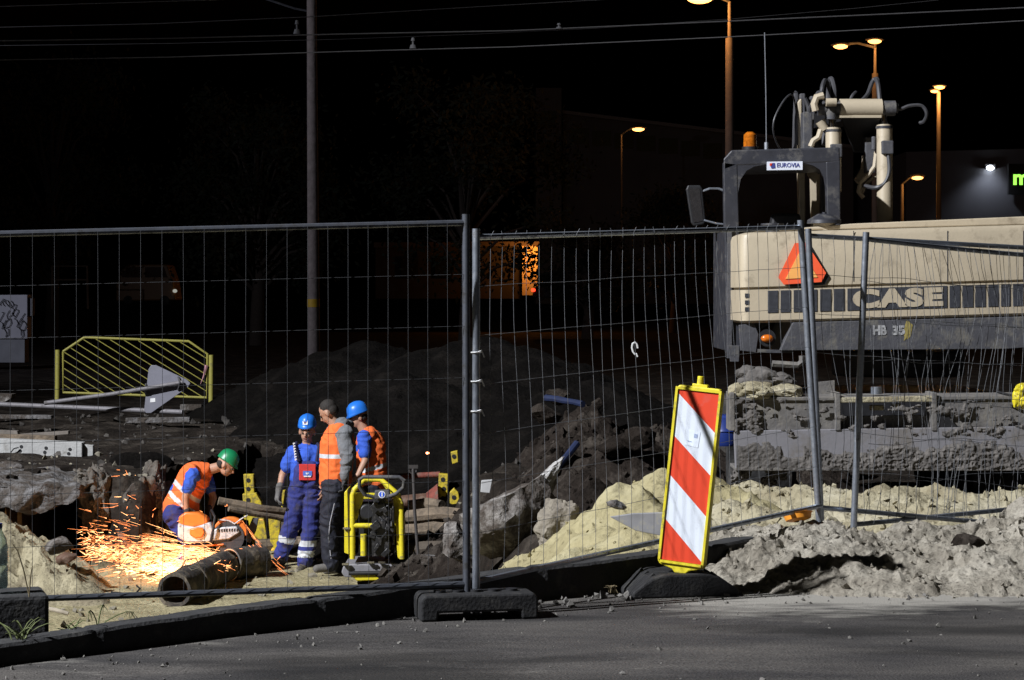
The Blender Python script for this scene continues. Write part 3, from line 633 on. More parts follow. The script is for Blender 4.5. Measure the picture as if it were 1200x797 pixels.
# vents and lettering
def tz(px): return tilt*(E(px,300).x-xc)
def vent(px0,px1,name='vent_panel'):
    mb=MB(); y0,y1=336.5,362.5
    mb.pris([E(px0,y1)+Vector((0,-.006,tz(px0))),E(px1,y1)+Vector((0,-.006,tz(px1))),E(px1,y0)+Vector((0,-.006,tz(px1))),E(px0,y0)+Vector((0,-.006,tz(px0)))],(0,.010,0))
    return mb.build(name,M_vent,X_,False,.002)
for a,b in ((899.7,911.8),(914.7,926.6),(930,957.7),(961,974),(977,989.7),(1112.7,1125),(1127.7,1140.5),(1143,1155),(1158,1170),(1173,1184),(1187,1199),(1202,1214)): vent(a,b)
vent(993,1110,'name_panel')
def text(name,s,c,wd,ht,m,parent,bold=0,ext=.004,tilt_=0,slant=0,spacing=1.0,vec=None):
    cu=bpy.data.curves.new(name,'FONT'); cu.body=s; cu.size=1; cu.extrude=.001; cu.offset=bold; cu.align_x='CENTER'; cu.space_character=spacing; cu.resolution_u=4
    o=bpy.data.objects.new('tmp',cu); COL.objects.link(o); bpy.context.view_layer.update()
    me=bpy.data.meshes.new_from_object(o.evaluated_get(bpy.context.evaluated_depsgraph_get())); bpy.data.objects.remove(o)
    vs=np.array([v.co[:] for v in me.vertices]); mn=vs.min(0); mxx=vs.max(0); me.name=name
    for v in me.vertices:
        x=(v.co.x-mn[0])/(mxx[0]-mn[0])-.5; y=(v.co.y-mn[1])/(mxx[1]-mn[1])-.5; z=(v.co.z-mn[2])/(mxx[2]-mn[2])
        if vec: v.co=Vector(c)+vec[0]*(x*wd)+vec[1]*(y*ht)-vec[2]*(z*ext)
        else: v.co=Vector(c)+Vector((x*wd+slant*y*ht, -z*ext, y*ht+tilt_*x*wd))
    return link(name,me,m,parent,False)
text('letters','CASE',E(1052,349)+Vector((0,-.006,0)),106/F*ED,22.5/F*ED,M_cream,X_,.062,.006,tilt,0,1.08)
# lower guard
mb=MB(); mb.pris([E(914,411),E(929,378),E(1236,370),E(1236,405),E(1180,409)],(0,1.2,0)); 
mb.build('lower_guard',M_guard,X_,False,.006)
for tx_,cx_,wx_ in (('HB',1031,16),('35',1053,15)): text('fleet_number',tx_,E(cx_,387)+Vector((0,-.002,0)),wx_/F*ED,11.5/F*ED,mat('faded_white_paint',(.38,.38,.38),.7,0,.2,20,dirt=(.1,.1,.1),damt=.45,dscale=25),X_,.05,.003,.01)
rock('paint_splash',None,E(1064,388,-.0),(.032,.004,.065),mat('yellow_splash',(.26,.21,.06),.8),71,(0,.3,0),parent=X_,sub=2,rough=.9,cuts=2)
# left bracket, lamp
mb=MB(); mb.plate([(866,381),(884,379),(889,392),(886,413),(868,411)],ED+.05,.05); mb.build('lamp_bracket',M_guard,X_,False,.004)
mb=MB(); c=E(899,396,.05); mb.cyl(c,c+Vector((0,.08,0)),.075,.06,16); tl=mb.build('tail_light',M_black,X_); 
mb=MB(); mb.ell(c+Vector((0,-.005,-.005)),(.055,.03,.035),14,8,0); mb.build('lens',mat('amber_lens_small',(.55,.13,.01),.2,0,.4,30),tl)
mb=MB(); mb.plate([(888,409),(930,411),(930,414),(888,413)],ED+.04,.06); mb.build('step_bar',M_guard,X_,False)
# warning triangle
tc_=E(940,310)
def tri(name,pts,m,off,th=.004): 
    mb=MB(); mb.pris([E(x,y)+Vector((0,-off,0)) for x,y in pts],(0,th,0)); return mb.build(name,m,X_,False)
tri('triangle_backing',[(938,288),(950,288),(972,325),(966,334),(925,336),(917,330)],M_black,.012,.010)
tri('warning_triangle',[(931,285),(944,284.5),(967.5,320),(962,330.5),(918,333.5),(911.5,325)],mat('red_retroreflective',(.95,.13,.05),.35,0,.05,9),.030,.010)
tri('triangle_face',[(937.5,293),(957.5,325),(920,327)],mat('orange_retroreflective',(1.0,.46,.13),.35,0,.05,9),.036,.005)
# exhaust
mb=MB(); mb.cyl(E(966,270,.6),E(966,262,.6),.10,n=16); mb.build('exhaust_pipe',M_cream,X_)
mb=MB(); c=E(966,262,.6); mb.cyl(c,c+Vector((0,0,.03)),.155,.15,20); mb.cyl(c+Vector((0,0,.03)),c+Vector((0,0,.085)),.15,.06,20); mb.cyl(c+Vector((0,0,.085)),c+Vector((0,0,.1)),.02,n=8); mb.build('exhaust_cap',M_cab,X_)
mb=MB(); mb.cyl(E(905,272,.3),E(905,264,.3),.06,n=14); mb.cyl(E(905,264,.3),E(905,262,.3),.1,n=14); mb.build('filler_cap',M_cab,X_)
# cab, 1.1 m ahead of the rear face
CD=ED+.9
def cpl(px,th,dd=0): return MB().pris([W(x,y,CD+dd) for x,y in px],(.10*th,th,0))
cab=cpl([(848,186),(857,176),(984,172.5),(984.5,190),(864,194),(848,200)],1.65).build('cab_roof',M_cab,X_,False,.012)
rf=MB()
rf.plate([(848,190),(864,192),(866,268),(868,412),(852,414),(849,270)],CD,.12)             # long left rear post
rf.build('cab_post',M_cab,X_,False,.008)
MB().plate([(968,190),(984.5,188),(985,268),(970,268)],CD,.12).build('cab_post',M_cab,X_,False,.008)
MB().plate([(852,196),(863,200),(864,268),(853,268)],CD+1.5,.1).build('cab_post',M_cab,X_,False,.008)
MB().plate([(962,196),(972,196),(973,268),(963,268)],CD+1.5,.1).build('cab_post',M_cab,X_,False,.008)
# rounded corners of the rear opening
mb=MB(); mb.plate([(864,192),(900,192),(884,195),(875,200),(868,210),(865,226)],CD+.005,.06); mb.plate([(969,189),(969,226),(966,208),(961,199),(953,194),(938,190)],CD+.005,.06); split_build(mb,'window_corner',M_cab,X_,False)
mb=MB(); mb.plate([(853,266),(980,266),(980,330),(853,412)],CD+.15,1.45); mb.build('cab_body',M_cab,X_,False,.01)
mb=MB(); mb.plate([(852,268),(858,268),(858,420),(852,420)],CD-.03,.05); mb.plate([(853,405),(867,405),(866,424),(856,424)],CD-.05,.07); split_build(mb,'cab_trim',M_guard,X_,False,.004)
mb=MB(); mb.plate([(905,250),(938,250),(941,268),(902,268)],CD+.75,.13); mb.build('seat',M_black,X_,False,.03)
pl_=MB(); pl_.plate([(899,189.5),(940.5,189),(940.5,199),(899,199.5)],CD-.035,.03); pl=pl_.build('name_plate',mat('white_plate',(.72,.76,.85),.4,0,.03),X_,False)
text('plate_letters','EUROVIA',W(924,193.6,CD-.036),27/F*CD,5.2/F*CD,mat('plate_navy',(.05,.06,.25),.5),pl,.02,.002)
mb=MB(); mb.plate([(902,191.5),(908,191),(908.5,197),(904,197.5)],CD-.039,.003); mb.build('plate_logo',mat('plate_navy',(.05,.06,.25),.5),pl,False)
mb=MB(); mb.plate([(902,191.5),(905,191.2),(904,194),(902,194.5)],CD-.042,.002); mb.build('plate_logo_accent',M_red,pl,False)
# beacon lamp, antenna, mirror
c=W(879,176,CD+.3); mb=MB(); mb.cyl(c,c+Vector((0,0,.03)),.075,n=16); bl=mb.build('roof_beacon',M_black,X_)
mb=MB(); mb.cyl(c+Vector((0,0,.03)),c+Vector((0,0,.14)),.062,.058,16); mb.cyl(c+Vector((0,0,.14)),c+Vector((0,0,.165)),.058,.03,16); mb.build('beacon_lens',mat('amber_dome',(.40,.11,.008),.15,0,.5,25),bl)
mb=MB(); c=W(898,176,CD+.15); mb.cyl(c,c+Vector((0,0,.07)),.018,n=8); mb.tube([c+Vector((0,0,.07)),W(897.5,110,CD+.15),W(896,38,CD+.15)],.0045,5); mb.build('antenna',M_wire,X_)
mb=MB(); mb.plate([(804,222),(806,217),(821,217),(823,221),(827,259),(825,263),(813,265),(810,261)],CD+1.1,.05); mr=mb.build('mirror',M_black,X_,False,.012)
mb=MB(); mb.plate([(807,221),(820,220.5),(824,259),(813,261)],CD+1.095,.003); mb.build('mirror_glass',mat('mirror_glass',(.25,.25,.27),.1,.9,.2,30),mr,False)
mb=MB(); mb.tube([W(850,224,CD+.2),W(842,221,CD+.6),W(832,221,CD+1.1),W(824,224,CD+1.12)],.011,6); mb.tube([W(850,263,CD+.2),W(840,262,CD+.6),W(825,258,CD+1.12)],.009,6); split_build(mb,'mirror_arm',M_steel,X_)
# boom top
BD=21.4
def b3(px,py,dd=0): return W(px,py,BD+dd)
mb=MB(); mb.cyl(b3(984,127),b3(1033,127),.092,n=20); mb.plate([(984,123),(1033,123),(1033,138),(984,138)],BD-.06,.2); mb.build('boom_cross_tube',M_cream,X_)
mb=MB(); mb.pris([b3(986,139,-.05),b3(1032,139,-.05),b3(1022,178,.5),b3(1002,178,.5)],(0,.1,0)); mb.pris([b3(994,121,.1),b3(1024,121,.1),b3(1024,140,.1),b3(994,140,.1)],(0,2.6,.1)); mb.build('boom',M_black,X_,False,.01)  # black colour stands in for shade on the unlit boom
for (xt,xb,yt,yb,ybot,r) in ((974,976.5,126,151,225,.075),(1034.5,1036.5,126,147,262,.076)):
    cy=MB().cyl(b3(xb,yb),b3(xb+.5,ybot,-.1),r,n=18).build('hoist_cylinder',M_cream,X_)
    MB().cyl(b3(xt,yt),b3(xb,yb),.036,n=12).build('piston_rod',M_chrome,cy)
    MB().cyl(b3(xb,yb+1),b3(xb,yb+4),r*1.1,n=18).build('gland',M_cab,cy)
    MB().box(b3(xb+3,yb+26,-.09),(.11,.1,.13)).build('valve_block',M_guard,cy,False,.01)
mb=MB(); mb.cyl(b3(1033,127),b3(1049,127),.075,n=14); mb.cyl(b3(1049,127),b3(1052,127),.05,n=12); mb.cyl(b3(958,127),b3(984,126),.07,n=14); mb.cyl(b3(974,116,-.02),b3(974,140,-.02),.06,n=12); split_build(mb,'pin',M_guard,X_)
mb=MB(); mb.cyl(b3(968,120,-.12),b3(980,120,-.12),.04,n=10); mb.tube([b3(956,130,-.1),b3(954,122,-.1),b3(957,114,-.1),b3(965,112,-.1)],.035,8); mb.cyl(b3(961,142),b3(967,152),.05,.04,10); mb.tube([b3(950,172),b3(953,165),b3(959,161),b3(962,152)],.028,8); split_build(mb,'pipe_elbow',M_cream,X_)
# stick beside the boom and service pipes
mb=MB(); mb.plate([(934.5,120),(941,112),(943,150),(944,268),(937,268)],BD+.2,.14); mb.build('link_bar',M_cream,X_,False,.01)
mb=MB(); mb.tube([b3(1027,178,.1),b3(1025,195,.1),b3(1018,205,.1),b3(1009,213,.1),b3(1006,225,.1),b3(1012,232,.1)],.022,8); mb.tube([b3(1030,180,.2),b3(1029,205,.2),b3(1016,214,.2),b3(1010,226,.2)],.018,8); split_build(mb,'service_pipe',M_cream,X_)
mb=MB(); mb.box(b3(945,165,.1),(.09,.2,.55)); mb.box(b3(950,140,.3),(.06,.1,.45),(0,.1,0)); mb.box(b3(962,182,.25),(.12,.2,.35),(0,-.2,0)); mb.box(b3(940,128,.25),(.05,.1,.3)); mb.box(b3(1003,150,.4),(.10,.1,.3)); mb.cyl(b3(966,150,.1),b3(966,172,.1),.035,n=8); mb.box(b3(954,182,.0),(.14,.15,.12),(0,.4,0)); mb.box(b3(1019,182,.2),(.1,.1,.35)); mb.cyl(b3(1024,160,.05),b3(1024,176,.05),.025,n=8); split_build(mb,'bracket',M_guard,X_,False,.01)
hs=MB()
def hose(pts,r=.021): 
    P=[b3(*p) for p in pts]; out=[]
    for i in range(len(P)-1):
        p0,p1,p2,p3=P[max(i-1,0)],P[i],P[i+1],P[min(i+2,len(P)-1)]
        for k in range(6):
            t=k/6; out.append(.5*((2*p1)+(p2-p0)*t+(2*p0-5*p1+4*p2-p3)*t*t+(3*p1-p0-3*p2+p3)*t**3))
    out.append(P[-1]); hs.tube(out,r,7)
hose([(972,120,.1),(971,102,.1),(967,94,.1),(964,100,.0),(962,110,-.05),(956,118,-.1)])
hose([(978,120,.1),(978,105,.1),(975,93,.15),(972,96,.2),(970,120,.2)],.024)
hose([(1010,118,0),(1017,110,.1),(1022,97,.2),(1026,93,.2),(1029,100,.1),(1031,120,0)],.022)
hose([(1031,125,0),(1031,105,.1),(1028,92,.2),(1023,96,.3)],.016)
hose([(1048,122,0),(1054,128,0),(1066,124,0),(1080,124,0),(1086,133,0),(1083,142,.05),(1078,144,.1)],.018)
hose([(934,170,.2),(933,135,.2),(929,112,.2),(920,116,.1),(909,135,0),(906,150,0),(909,165,.1),(916,178,.2)],.009)
hose([(931,178,.2),(932,140,.2),(933,112,.3),(932,110,.3)],.026)
hose([(1040,175,-.1),(1042,200,-.12),(1036,215,-.12),(1026,220,-.1),(1014,218,.05)],.02)
hose([(966,122,-.1),(960,108,-.05),(954,118,-.05),(949,128,0),(946,150,.1)],.018)
hose([(943,115,.1),(948,130,.1),(946,160,.1),(949,178,.1)],.022)
hose([(996,119,.1),(999,112,.1),(1003,108,.15)],.016)
split_build(hs,'hydraulic_hose',mat('hose_rubber',(.05,.05,.055),.5),X_)
mb=MB(); mb.plate([(962,158),(971,156),(972,178),(966,196),(960,190)],BD+.25,.10); mb.plate([(1012,182),(1022,184),(1018,204),(1008,216),(1002,210),(1010,198)],BD+.35,.10); mb.plate([(950,176),(957,172),(961,200),(960,268),(952,268)],BD+.5,.12); mb.plate([(946,205),(953,190),(960,196),(956,215)],BD+.3,.06); split_build(mb,'boom_side_plate',M_cream,X_)
mb=MB(); mb.box(E(1140,334)+Vector((0,-.002,.0)),(.004,.006,.001)); 
for xx in (1000,1110,1199): mb.plate([(xx,270.5),(xx+.9,270.5),(xx+.9,330),(xx,330)],ED-.003,.004)
split_build(mb,'panel_seam',M_vent,X_,False)
mb=MB()
for yy in (344,352,360): mb.plate([(873,yy),(878,yy),(878,yy+5),(873,yy+5)],ED-.003,.004)
split_build(mb,'side_decal',M_vent,X_,False)
# chassis + wheels + blade
mb=MB(); mb.box(W(1052,480,20.2),(1.6,2.4,.35)); mb.cyl(W(1052,440,20.3),W(1052,410,20.3),.6,n=28); mb.build('chassis',M_black,X_,False,.02)
for (px,dd) in ((905,.9),(1199,.9),(905,3.4),(1199,3.4)):
    zc=-.33+.5; c=Vector(((px-600)/F*ED,ED+dd,zc)); mb=MB()
    n=32; pr=[(-.26,.30),(-.27,.42),(-.22,.49),(-.1,.505),(.1,.505),(.22,.49),(.27,.42),(.26,.30)]
    for x,r in pr:
        for i in range(n): a=2*math.pi*i/n; rr=r+(.012 if (i%2 and r>.45) else 0); mb.v.append((c.x+x,c.y+rr*math.cos(a),c.z+rr*math.sin(a)))
    for j in range(len(pr)): 
        for i in range(n): j2=(j+1)%len(pr); mb.f.append((j*n+i,j*n+(i+1)%n,j2*n+(i+1)%n,j2*n+i)); mb.m.append(0)
    wh=mb.build('wheel',M_tyre,X_); MB().cyl(c-Vector((.2,0,0)),c+Vector((.2,0,0)),.3,n=24).build('rim',M_guard,wh)
SD=18.0
bl_=MB()
bl_.plate([(860,505),(1243,499),(1244,551),(862,551)],SD,.06)           # lower face
bd=bl_.build('blade',M_blade,X_,False,.006)
mb=MB()
mb.plate([(861,468),(981,468),(981,505),(861,505)],SD+.04,.05); mb.plate([(1097,466),(1243,465),(1243,500),(1097,500)],SD+.04,.05); mb.plate([(981,488),(1097,486),(1097,503),(981,504)],SD+.16,.04); split_build(mb,'blade_upper_plate',M_bladed,X_,False,.006)
mb=MB(); mb.plate([(861,466),(1243,463),(1243,468),(861,470)],SD+.02,.55); mb.plate([(862,548),(1243,548),(1243,552),(862,552)],SD-.01,.5); split_build(mb,'blade_flange',M_bladed,X_,False,.006)
for x in (982,1095,858):
    mb=MB(); mb.plate([(x-3,460),(x+3,460),(x+3.5,505),(x-3,505)],SD-.01,.3); mb.build('blade_bracket',M_bladed,X_,False,.006)
mb=MB(); mb.plate([(984,466),(1094,464),(1094,471),(984,472)],SD-.005,.08); mb.plate([(1020,475),(1036,475),(1036,481),(1020,481)],SD+.08,.06); mb.plate([(1046,473),(1056,473),(1056,480),(1046,480)],SD+.08,.06); mb.build('blade_crossbar',M_mixsand,X_,False,.008)
mb=MB(); c=W(1027,462,SD+.1); mb.cyl(c,c+Vector((0,0,.06)),.045,n=14); mb.build('lift_eye',M_steel,X_)
mb=MB(); mb.pris([W(1097,468,SD+.01),W(1097,504,SD+.01),W(1124,504,SD+.01)],(0,.03,0)); mb.build('blade_gusset',M_black,X_,False)
# mud on the blade
def lumps(name,items,m,parent,seed=0):
    mb=MB(); rg=random.Random(seed)
    for (c,s) in items:
        bm=bmesh.new(); bmesh.ops.create_icosphere(bm,subdivisions=4,radius=1); o=Vector((rg.random()*50,)*3)
        for v in bm.verts: v.co*=1+.22*mnoise.noise(v.co*1.8+o)+.10*mnoise.noise(v.co*5+o)+.05*mnoise.noise(v.co*12+o)
        bm.transform(Matrix.LocRotScale(Vector(c),Euler((0,rg.uniform(-.15,.15),rg.random()*6)),Vector(s))); bm.verts.index_update()
        mb.add([v.co.copy() for v in bm.verts],[[v.index for v in f.verts] for f in bm.faces]); bm.free()
    o=mb.build(name,m,parent); return o
def crust(name,x0,x1,y0,y1,d,fn,m,parent,nx,ny):
    """a lumpy layer stuck on an upright face: fn(px,py) gives its thickness"""
    px=np.linspace(x0,x1,nx); py=np.linspace(y0,y1,ny); X,Y=np.meshgrid(px,py); T=fn(X,Y); keep=T>.0015
    co=np.stack([(X-600)/F*d,d-T,H0-(Y-HY)/F*d],2).reshape(-1,3); i=np.arange((ny-1)*(nx-1)); a=(i//(nx-1))*nx+i%(nx-1); q=np.stack([a,a+nx,a+nx+1,a+1],1)
    q=q[keep.ravel()[q].any(axis=1)]; used=np.unique(q); mp=np.full(nx*ny,-1); mp[used]=np.arange(len(used)); return link(name,np_mesh(name,co[used],mp[q]),m,parent)
def mudfn(X,Y):
    top=527-14*fbm(X*.02,X*0,4,3)-10*np.exp(-((X-885)/25)**2)-4*np.sin(X*.05); top=np.where((X>915)&(X<942),top+14,top)
    edge=ss(-3,5,Y-top+9*fbm(X*.12,Y*.12,4,5)); b=np.abs(vn(X*.11,Y*.14,2)); b2=np.abs(vn(X*.25,Y*.3,6))
    return edge*(.006+.026*(.5-b)+.014*(.5-b2)+.010*fbm(X*.4,Y*.4,3,9))*(.6+.7*ss(930,980,X))
crust('mud_crust',863,1242,500,551,SD-.001,mudfn,M_muddy,X_,420,70)
def mud2(X,Y): return ss(-.02,.10,fbm(X*.06,Y*.1,5,33)-.36+.25*np.exp(-((Y-503)/6)**2)+.3*np.exp(-((X-861)/6)**2))*(.012+.014*fbm(X*.3,Y*.3,3,4))
crust('mud_crust',861,1243,468,512,SD-.001,mud2,M_muddy,X_,380,60)
crust('mud_clump',856,930,548,582,SD+.12,lambda X,Y: ss(0,.1,fbm(X*.07,Y*.09,4,8)-.02+.35*np.exp(-((X-866)/14)**2))*(.03+.05*fbm(X*.2,Y*.2,3,5)),M_muddy,X_,110,50)
lumps('sand_on_blade',[(W(885,458,SD+.15),(.19,.16,.075)),(W(923,459,SD+.15),(.13,.14,.06)),(W(866,460,SD+.12),(.09,.12,.08)),(W(905,461,SD+.15),(.1,.14,.06))],M_mixsand,X_,5)
lumps('mud_on_blade',[(W(890,445,SD+.35),(.17,.14,.10)),(W(912,447,SD+.35),(.12,.14,.07)),(W(876,437,SD+.4),(.09,.1,.06))],M_muddy,X_,6)
mb=MB(); mb.tube([W(905,426,SD+.5),W(935,428,SD+.5),W(940,424,SD+.5),W(940,417,SD+.5)],.03,6); mb.plate([(958,448),(978,446),(978,466),(958,466)],SD+.5,.05); split_build(mb,'ram_bracket',M_bladed,X_,False)
# yellow cloth hung at right
o=lumps('yellow_glove',[(W(1197,458,SD-.1),(.07,.05,.06)),(W(1192,468,SD-.1),(.045,.04,.08)),(W(1201,470,SD-.1),(.06,.05,.07)),(W(1204,455,SD-.1),(.05,.05,.05))],M_yel,None,8); tag(o,'bright yellow crumpled work glove hung on the blade at the right edge','glove')
mb=MB(); mb.tube([W(1168,459,SD-.05),W(1178,462,SD-.07),W(1190,464,SD-.08),W(1215,468,SD-.08)],.012,6); tag(mb.build('black_cable',M_black),'black cable running along the top of the blade to the yellow glove','cable')
# orange bowl, blue drum
t=W(936,611,13.75); mb=MB(); n=24
prr=[(.03,.0),(.075,.012),(.085,.045),(.092,.048),(.080,.046),(.07,.02),(.0,.012)]
Mr=Matrix.Translation(t)@Matrix.Rotation(R(-16),4,'X')@Matrix.Rotation(R(-8),4,'Y')
for r,z in prr:
    for i in range(n): a=2*math.pi*i/n; mb.v.append(tuple(Mr@Vector((r*1.05*math.cos(a),r*math.sin(a),z))))
for j in range(len(prr)-1):
    for i in range(n): mb.f.append((j*n+i,j*n+(i+1)%n,(j+1)*n+(i+1)%n,(j+1)*n+i)); mb.m.append(0)
tag(mb.build('orange_bowl',mat('orange_bowl_plastic',(.80,.30,.03),.45)),'shallow orange plastic bowl lying on the sand by the leaning pole','bowl')
mb=MB(); c=W(850,522,19.5); n=20
for z,r in ((0,.13),(.02,.14),(.12,.14),(.13,.15),(.15,.14),(.25,.14),(.27,.12)):
    for i in range(n): a=2*math.pi*i/n; mb.v.append((c.x+r*math.cos(a),c.y+r*math.sin(a),c.z+z))
for j in range(6):
    for i in range(n): mb.f.append((j*n+i,j*n+(i+1)%n,(j+1)*n+(i+1)%n,(j+1)*n+i)); mb.m.append(0)
mb.f.append(tuple(range(6*n,7*n))); mb.m.append(0)
tag(mb.build('blue_drum',M_blueplastic),'blue plastic drum standing on sand left of the blade','drum')
mb=MB(); mb.plate([(715,606),(742,602),(800,600),(812,605),(800,624),(775,628),(745,622)],14.25,.04); 
tag(mb.build('grey_board',mat('grey_board',(.28,.28,.29),.8,0,.2,6,dirt=(.4,.36,.22),damt=.42,dscale=6),None,False,.004),'thin grey board half buried in the face of the yellow sand heap','board')
# cut-off end of the wall behind the beacon: sawn kerb strip lying against the fence
mb=MB(); mb.tube([W(832,640,13.45),W(872,624,13.9)],.014,8); tag(mb.build('steel_rod',M_steel),'short steel rod sticking out of sand between beacon and mound','rod')

# ------------------------------------------------------------------ people
def blob(name, caps, mats, parent, voxel=.011, ells=(), smooth=3, matfn=None, boxes=()):
    """caps: (a, b, ra, rb) tapered limbs fused into one continuous surface"""
    mb=MB()
    for a,b,ra,rb in caps:
        a=Vector(a); b=Vector(b)
        mb.cyl(a,b,ra,rb,14); mb.ell(a,(ra,)*3,14,8); mb.ell(b,(rb,)*3,14,8)
    for c,r,rot in ells: mb.ell(c,(1,1,1),16,10,0,Matrix.LocRotScale(Vector(c),Euler(rot),Vector(r)))
    for c,s,rot in boxes: mb.box(c,s,rot)
    me=mb.mesh(name); o=bpy.data.objects.new('tmp',me); COL.objects.link(o)
    m=o.modifiers.new('r','REMESH'); m.mode='VOXEL'; m.voxel_size=voxel; m.use_smooth_shade=True
    s=o.modifiers.new('s','SMOOTH'); s.iterations=smooth; s.factor=.5
    bpy.context.view_layer.update(); dg=bpy.context.evaluated_depsgraph_get()
    m2=bpy.data.meshes.new_from_object(o.evaluated_get(dg)); m2.name=name; bpy.data.objects.remove(o); bpy.data.meshes.remove(me)
    if name in ('shirt','vest','trousers','hoodie','bib'):
        amp={'vest':.007,'shirt':.008,'trousers':.012,'hoodie':.012,'bib':.006}[name]
        nr=[v.normal.copy() for v in m2.vertices]
        for v,nn in zip(m2.vertices,nr):
            q=Vector((v.co.x*7,v.co.y*7,v.co.z*11)); q+=Vector((mnoise.noise(q*.5),mnoise.noise(q*.5+Vector((9,0,0))),mnoise.noise(q*.5+Vector((0,9,0)))))*1.6
            v.co+=nn*amp*(1.1-3.2*abs(mnoise.noise(q)))
        m2.update()
    idx=None
    if matfn: idx=[matfn(p.center) for p in m2.polygons]
    ob=link(name,m2,mats,parent,False)
    m2.polygons.foreach_set('use_smooth',[True]*len(m2.polygons))
    if idx: m2.polygons.foreach_set('material_index',idx)
    return ob
def hand(wrist, tip, palm_n, s=1.0, curl=.5):
    """palm + four fingers of different length + thumb, as tapered limbs"""
    w0=Vector(wrist); d=(Vector(tip)-w0).normalized(); nrm=Vector(palm_n); nrm=(nrm-d*nrm.dot(d)).normalized(); side=d.cross(nrm)
    caps=[(w0,w0+d*.07*s,.026*s,.030*s)]; 
    for k in (-1,1): caps.append((w0+side*k*.012*s,w0+d*.075*s+side*k*.022*s,.018*s,.017*s))
    for k,(off,l) in enumerate(((-.031,.062),(-.011,.074),(.010,.070),(.030,.054))):
        p=w0+d*.078*s+side*off*s; a=curl*.8; 
        q=p+(d*math.cos(a)+nrm*math.sin(a))*l*.5*s; a2=curl*2.0
        r=q+(d*math.cos(a2)+nrm*math.sin(a2))*l*.5*s
        caps += [(p,q,.0095*s,.0085*s),(q,r,.0085*s,.007*s)]
    t0=w0+d*.02*s-side*.02*s; t1=t0-side*.028*s+d*.028*s+nrm*.008*s; t2=t1+d*.028*s-side*.006*s+nrm*.014*s
    caps += [(t0,t1,.013*s,.011*s),(t1,t2,.010*s,.008*s)]
    return caps
def head(c, face, up, s=1.0):
    """returns limbs/ellipsoids for a head looking along face"""
    c=Vector(c); f=Vector(face).normalized(); u=Vector(up); u=(u-f*u.dot(f)).normalized(); r=f.cross(u)
    Mh=Matrix((r,f,u)).transposed(); e=Mh.to_euler()
    E_=[(c+u*.025*s-f*.012*s,(.078*s,.098*s,.095*s),e),(c-u*.035*s+f*.028*s,(.058*s,.062*s,.072*s),e),(c-u*.082*s+f*.055*s,(.030*s,.026*s,.022*s),e),
        (c+r*.078*s-u*.012*s-f*.005*s,(.012*s,.022*s,.034*s),e),(c-r*.078*s-u*.012*s-f*.005*s,(.012*s,.022*s,.034*s),e),
        (c+u*.012*s+f*.078*s,(.052*s,.018*s,.012*s),e)]
    C=[(c+u*.005*s+f*.088*s,c-u*.030*s+f*.106*s,.009*s,.015*s),(c-u*.058*s+f*.086*s-r*.016*s,c-u*.058*s+f*.086*s+r*.016*s,.009*s,.009*s)]
    return C,E_,(f,u,r)
def features(c,face,up,parent,s=1.0):
    C,E_,(f,u,r)=head(c,face,up,s); c=Vector(c)
    for k in (-1,1):
        MB().ell(c+r*k*.031*s-u*.004*s+f*.088*s,(.012*s,.010*s,.008*s),10,6).build('eye',mat('eye',(.03,.025,.02),.3),parent)
        MB().tube([c+r*k*.016*s+u*.017*s+f*.094*s,c+r*k*.032*s+u*.022*s+f*.093*s,c+r*k*.048*s+u*.016*s+f*.082*s],.0045*s,5).build('eyebrow',M_hair,parent)
    MB().tube([c-r*.024*s-u*.056*s+f*.089*s,c-u*.058*s+f*.097*s,c+r*.024*s-u*.056*s+f*.089*s],.004*s,5).build('mouth',mat('lips',(.22,.09,.07),.6),parent)
def helmet(c,face,up,m,parent,s=1.0,peak=True):
    c=Vector(c); f=Vector(face).normalized(); u=Vector(up); u=(u-f*u.dot(f)).normalized(); r=f.cross(u); Mh=Matrix((r,f,u)).transposed()
    T=Matrix.Translation(c+u*.052*s-f*.010*s)@Mh.to_4x4(); mb=MB(); n=28; vs=[]; rows=[(1.10,-.014,1),(1.04,-.004,0),(1.01,.016,0),(.97,.04,0),(.88,.068,0),(.72,.090,0),(.5,.105,0),(.22,.113,0),(.02,.115,0)]
    for k,z,br in rows:
        for i in range(n):
            a=2*math.pi*i/n; x=math.cos(a)*.096; y=math.sin(a)*.114
            kk=k
            if br: kk=1.05+ (.20 if peak else .1)*max(0,math.sin(a))**3
            ridge=.006*math.exp(-(x*k/.018)**2) if z>.03 else 0
            vs.append(T@Vector((x*kk*s,y*kk*s,(z-(.012*max(0,math.sin(a)) if br else 0)+ridge)*s)))
    mb.add(vs,[(j*n+i,j*n+(i+1)%n,(j+1)*n+(i+1)%n,(j+1)*n+i) for j in range(len(rows)-1) for i in range(n)]+[tuple(range((len(rows)-1)*n,len(rows)*n))])
    h=mb.build('helmet',m,parent); so=h.modifiers.new('s','SOLIDIFY'); so.thickness=.005; so.offset=-1
    return h,T
def hairs(c,face,up,parent,s=1.0,full=True):
    c=Vector(c); f=Vector(face).normalized(); u=Vector(up); u=(u-f*u.dot(f)).normalized(); r=f.cross(u); e=Matrix((r,f,u)).transposed().to_euler()
    if full: return blob('hair',[],M_hair,parent,.009,[(c+u*.045*s-f*.022*s,(.081*s,.090*s,.082*s),e),(c+u*.0*s-f*.05*s,(.076*s,.060*s,.072*s),e)],1)
    return blob('hair',[],M_hair,parent,.009,[(c-u*.012*s-f*.045*s,(.082*s,.062*s,.062*s),e)],1)

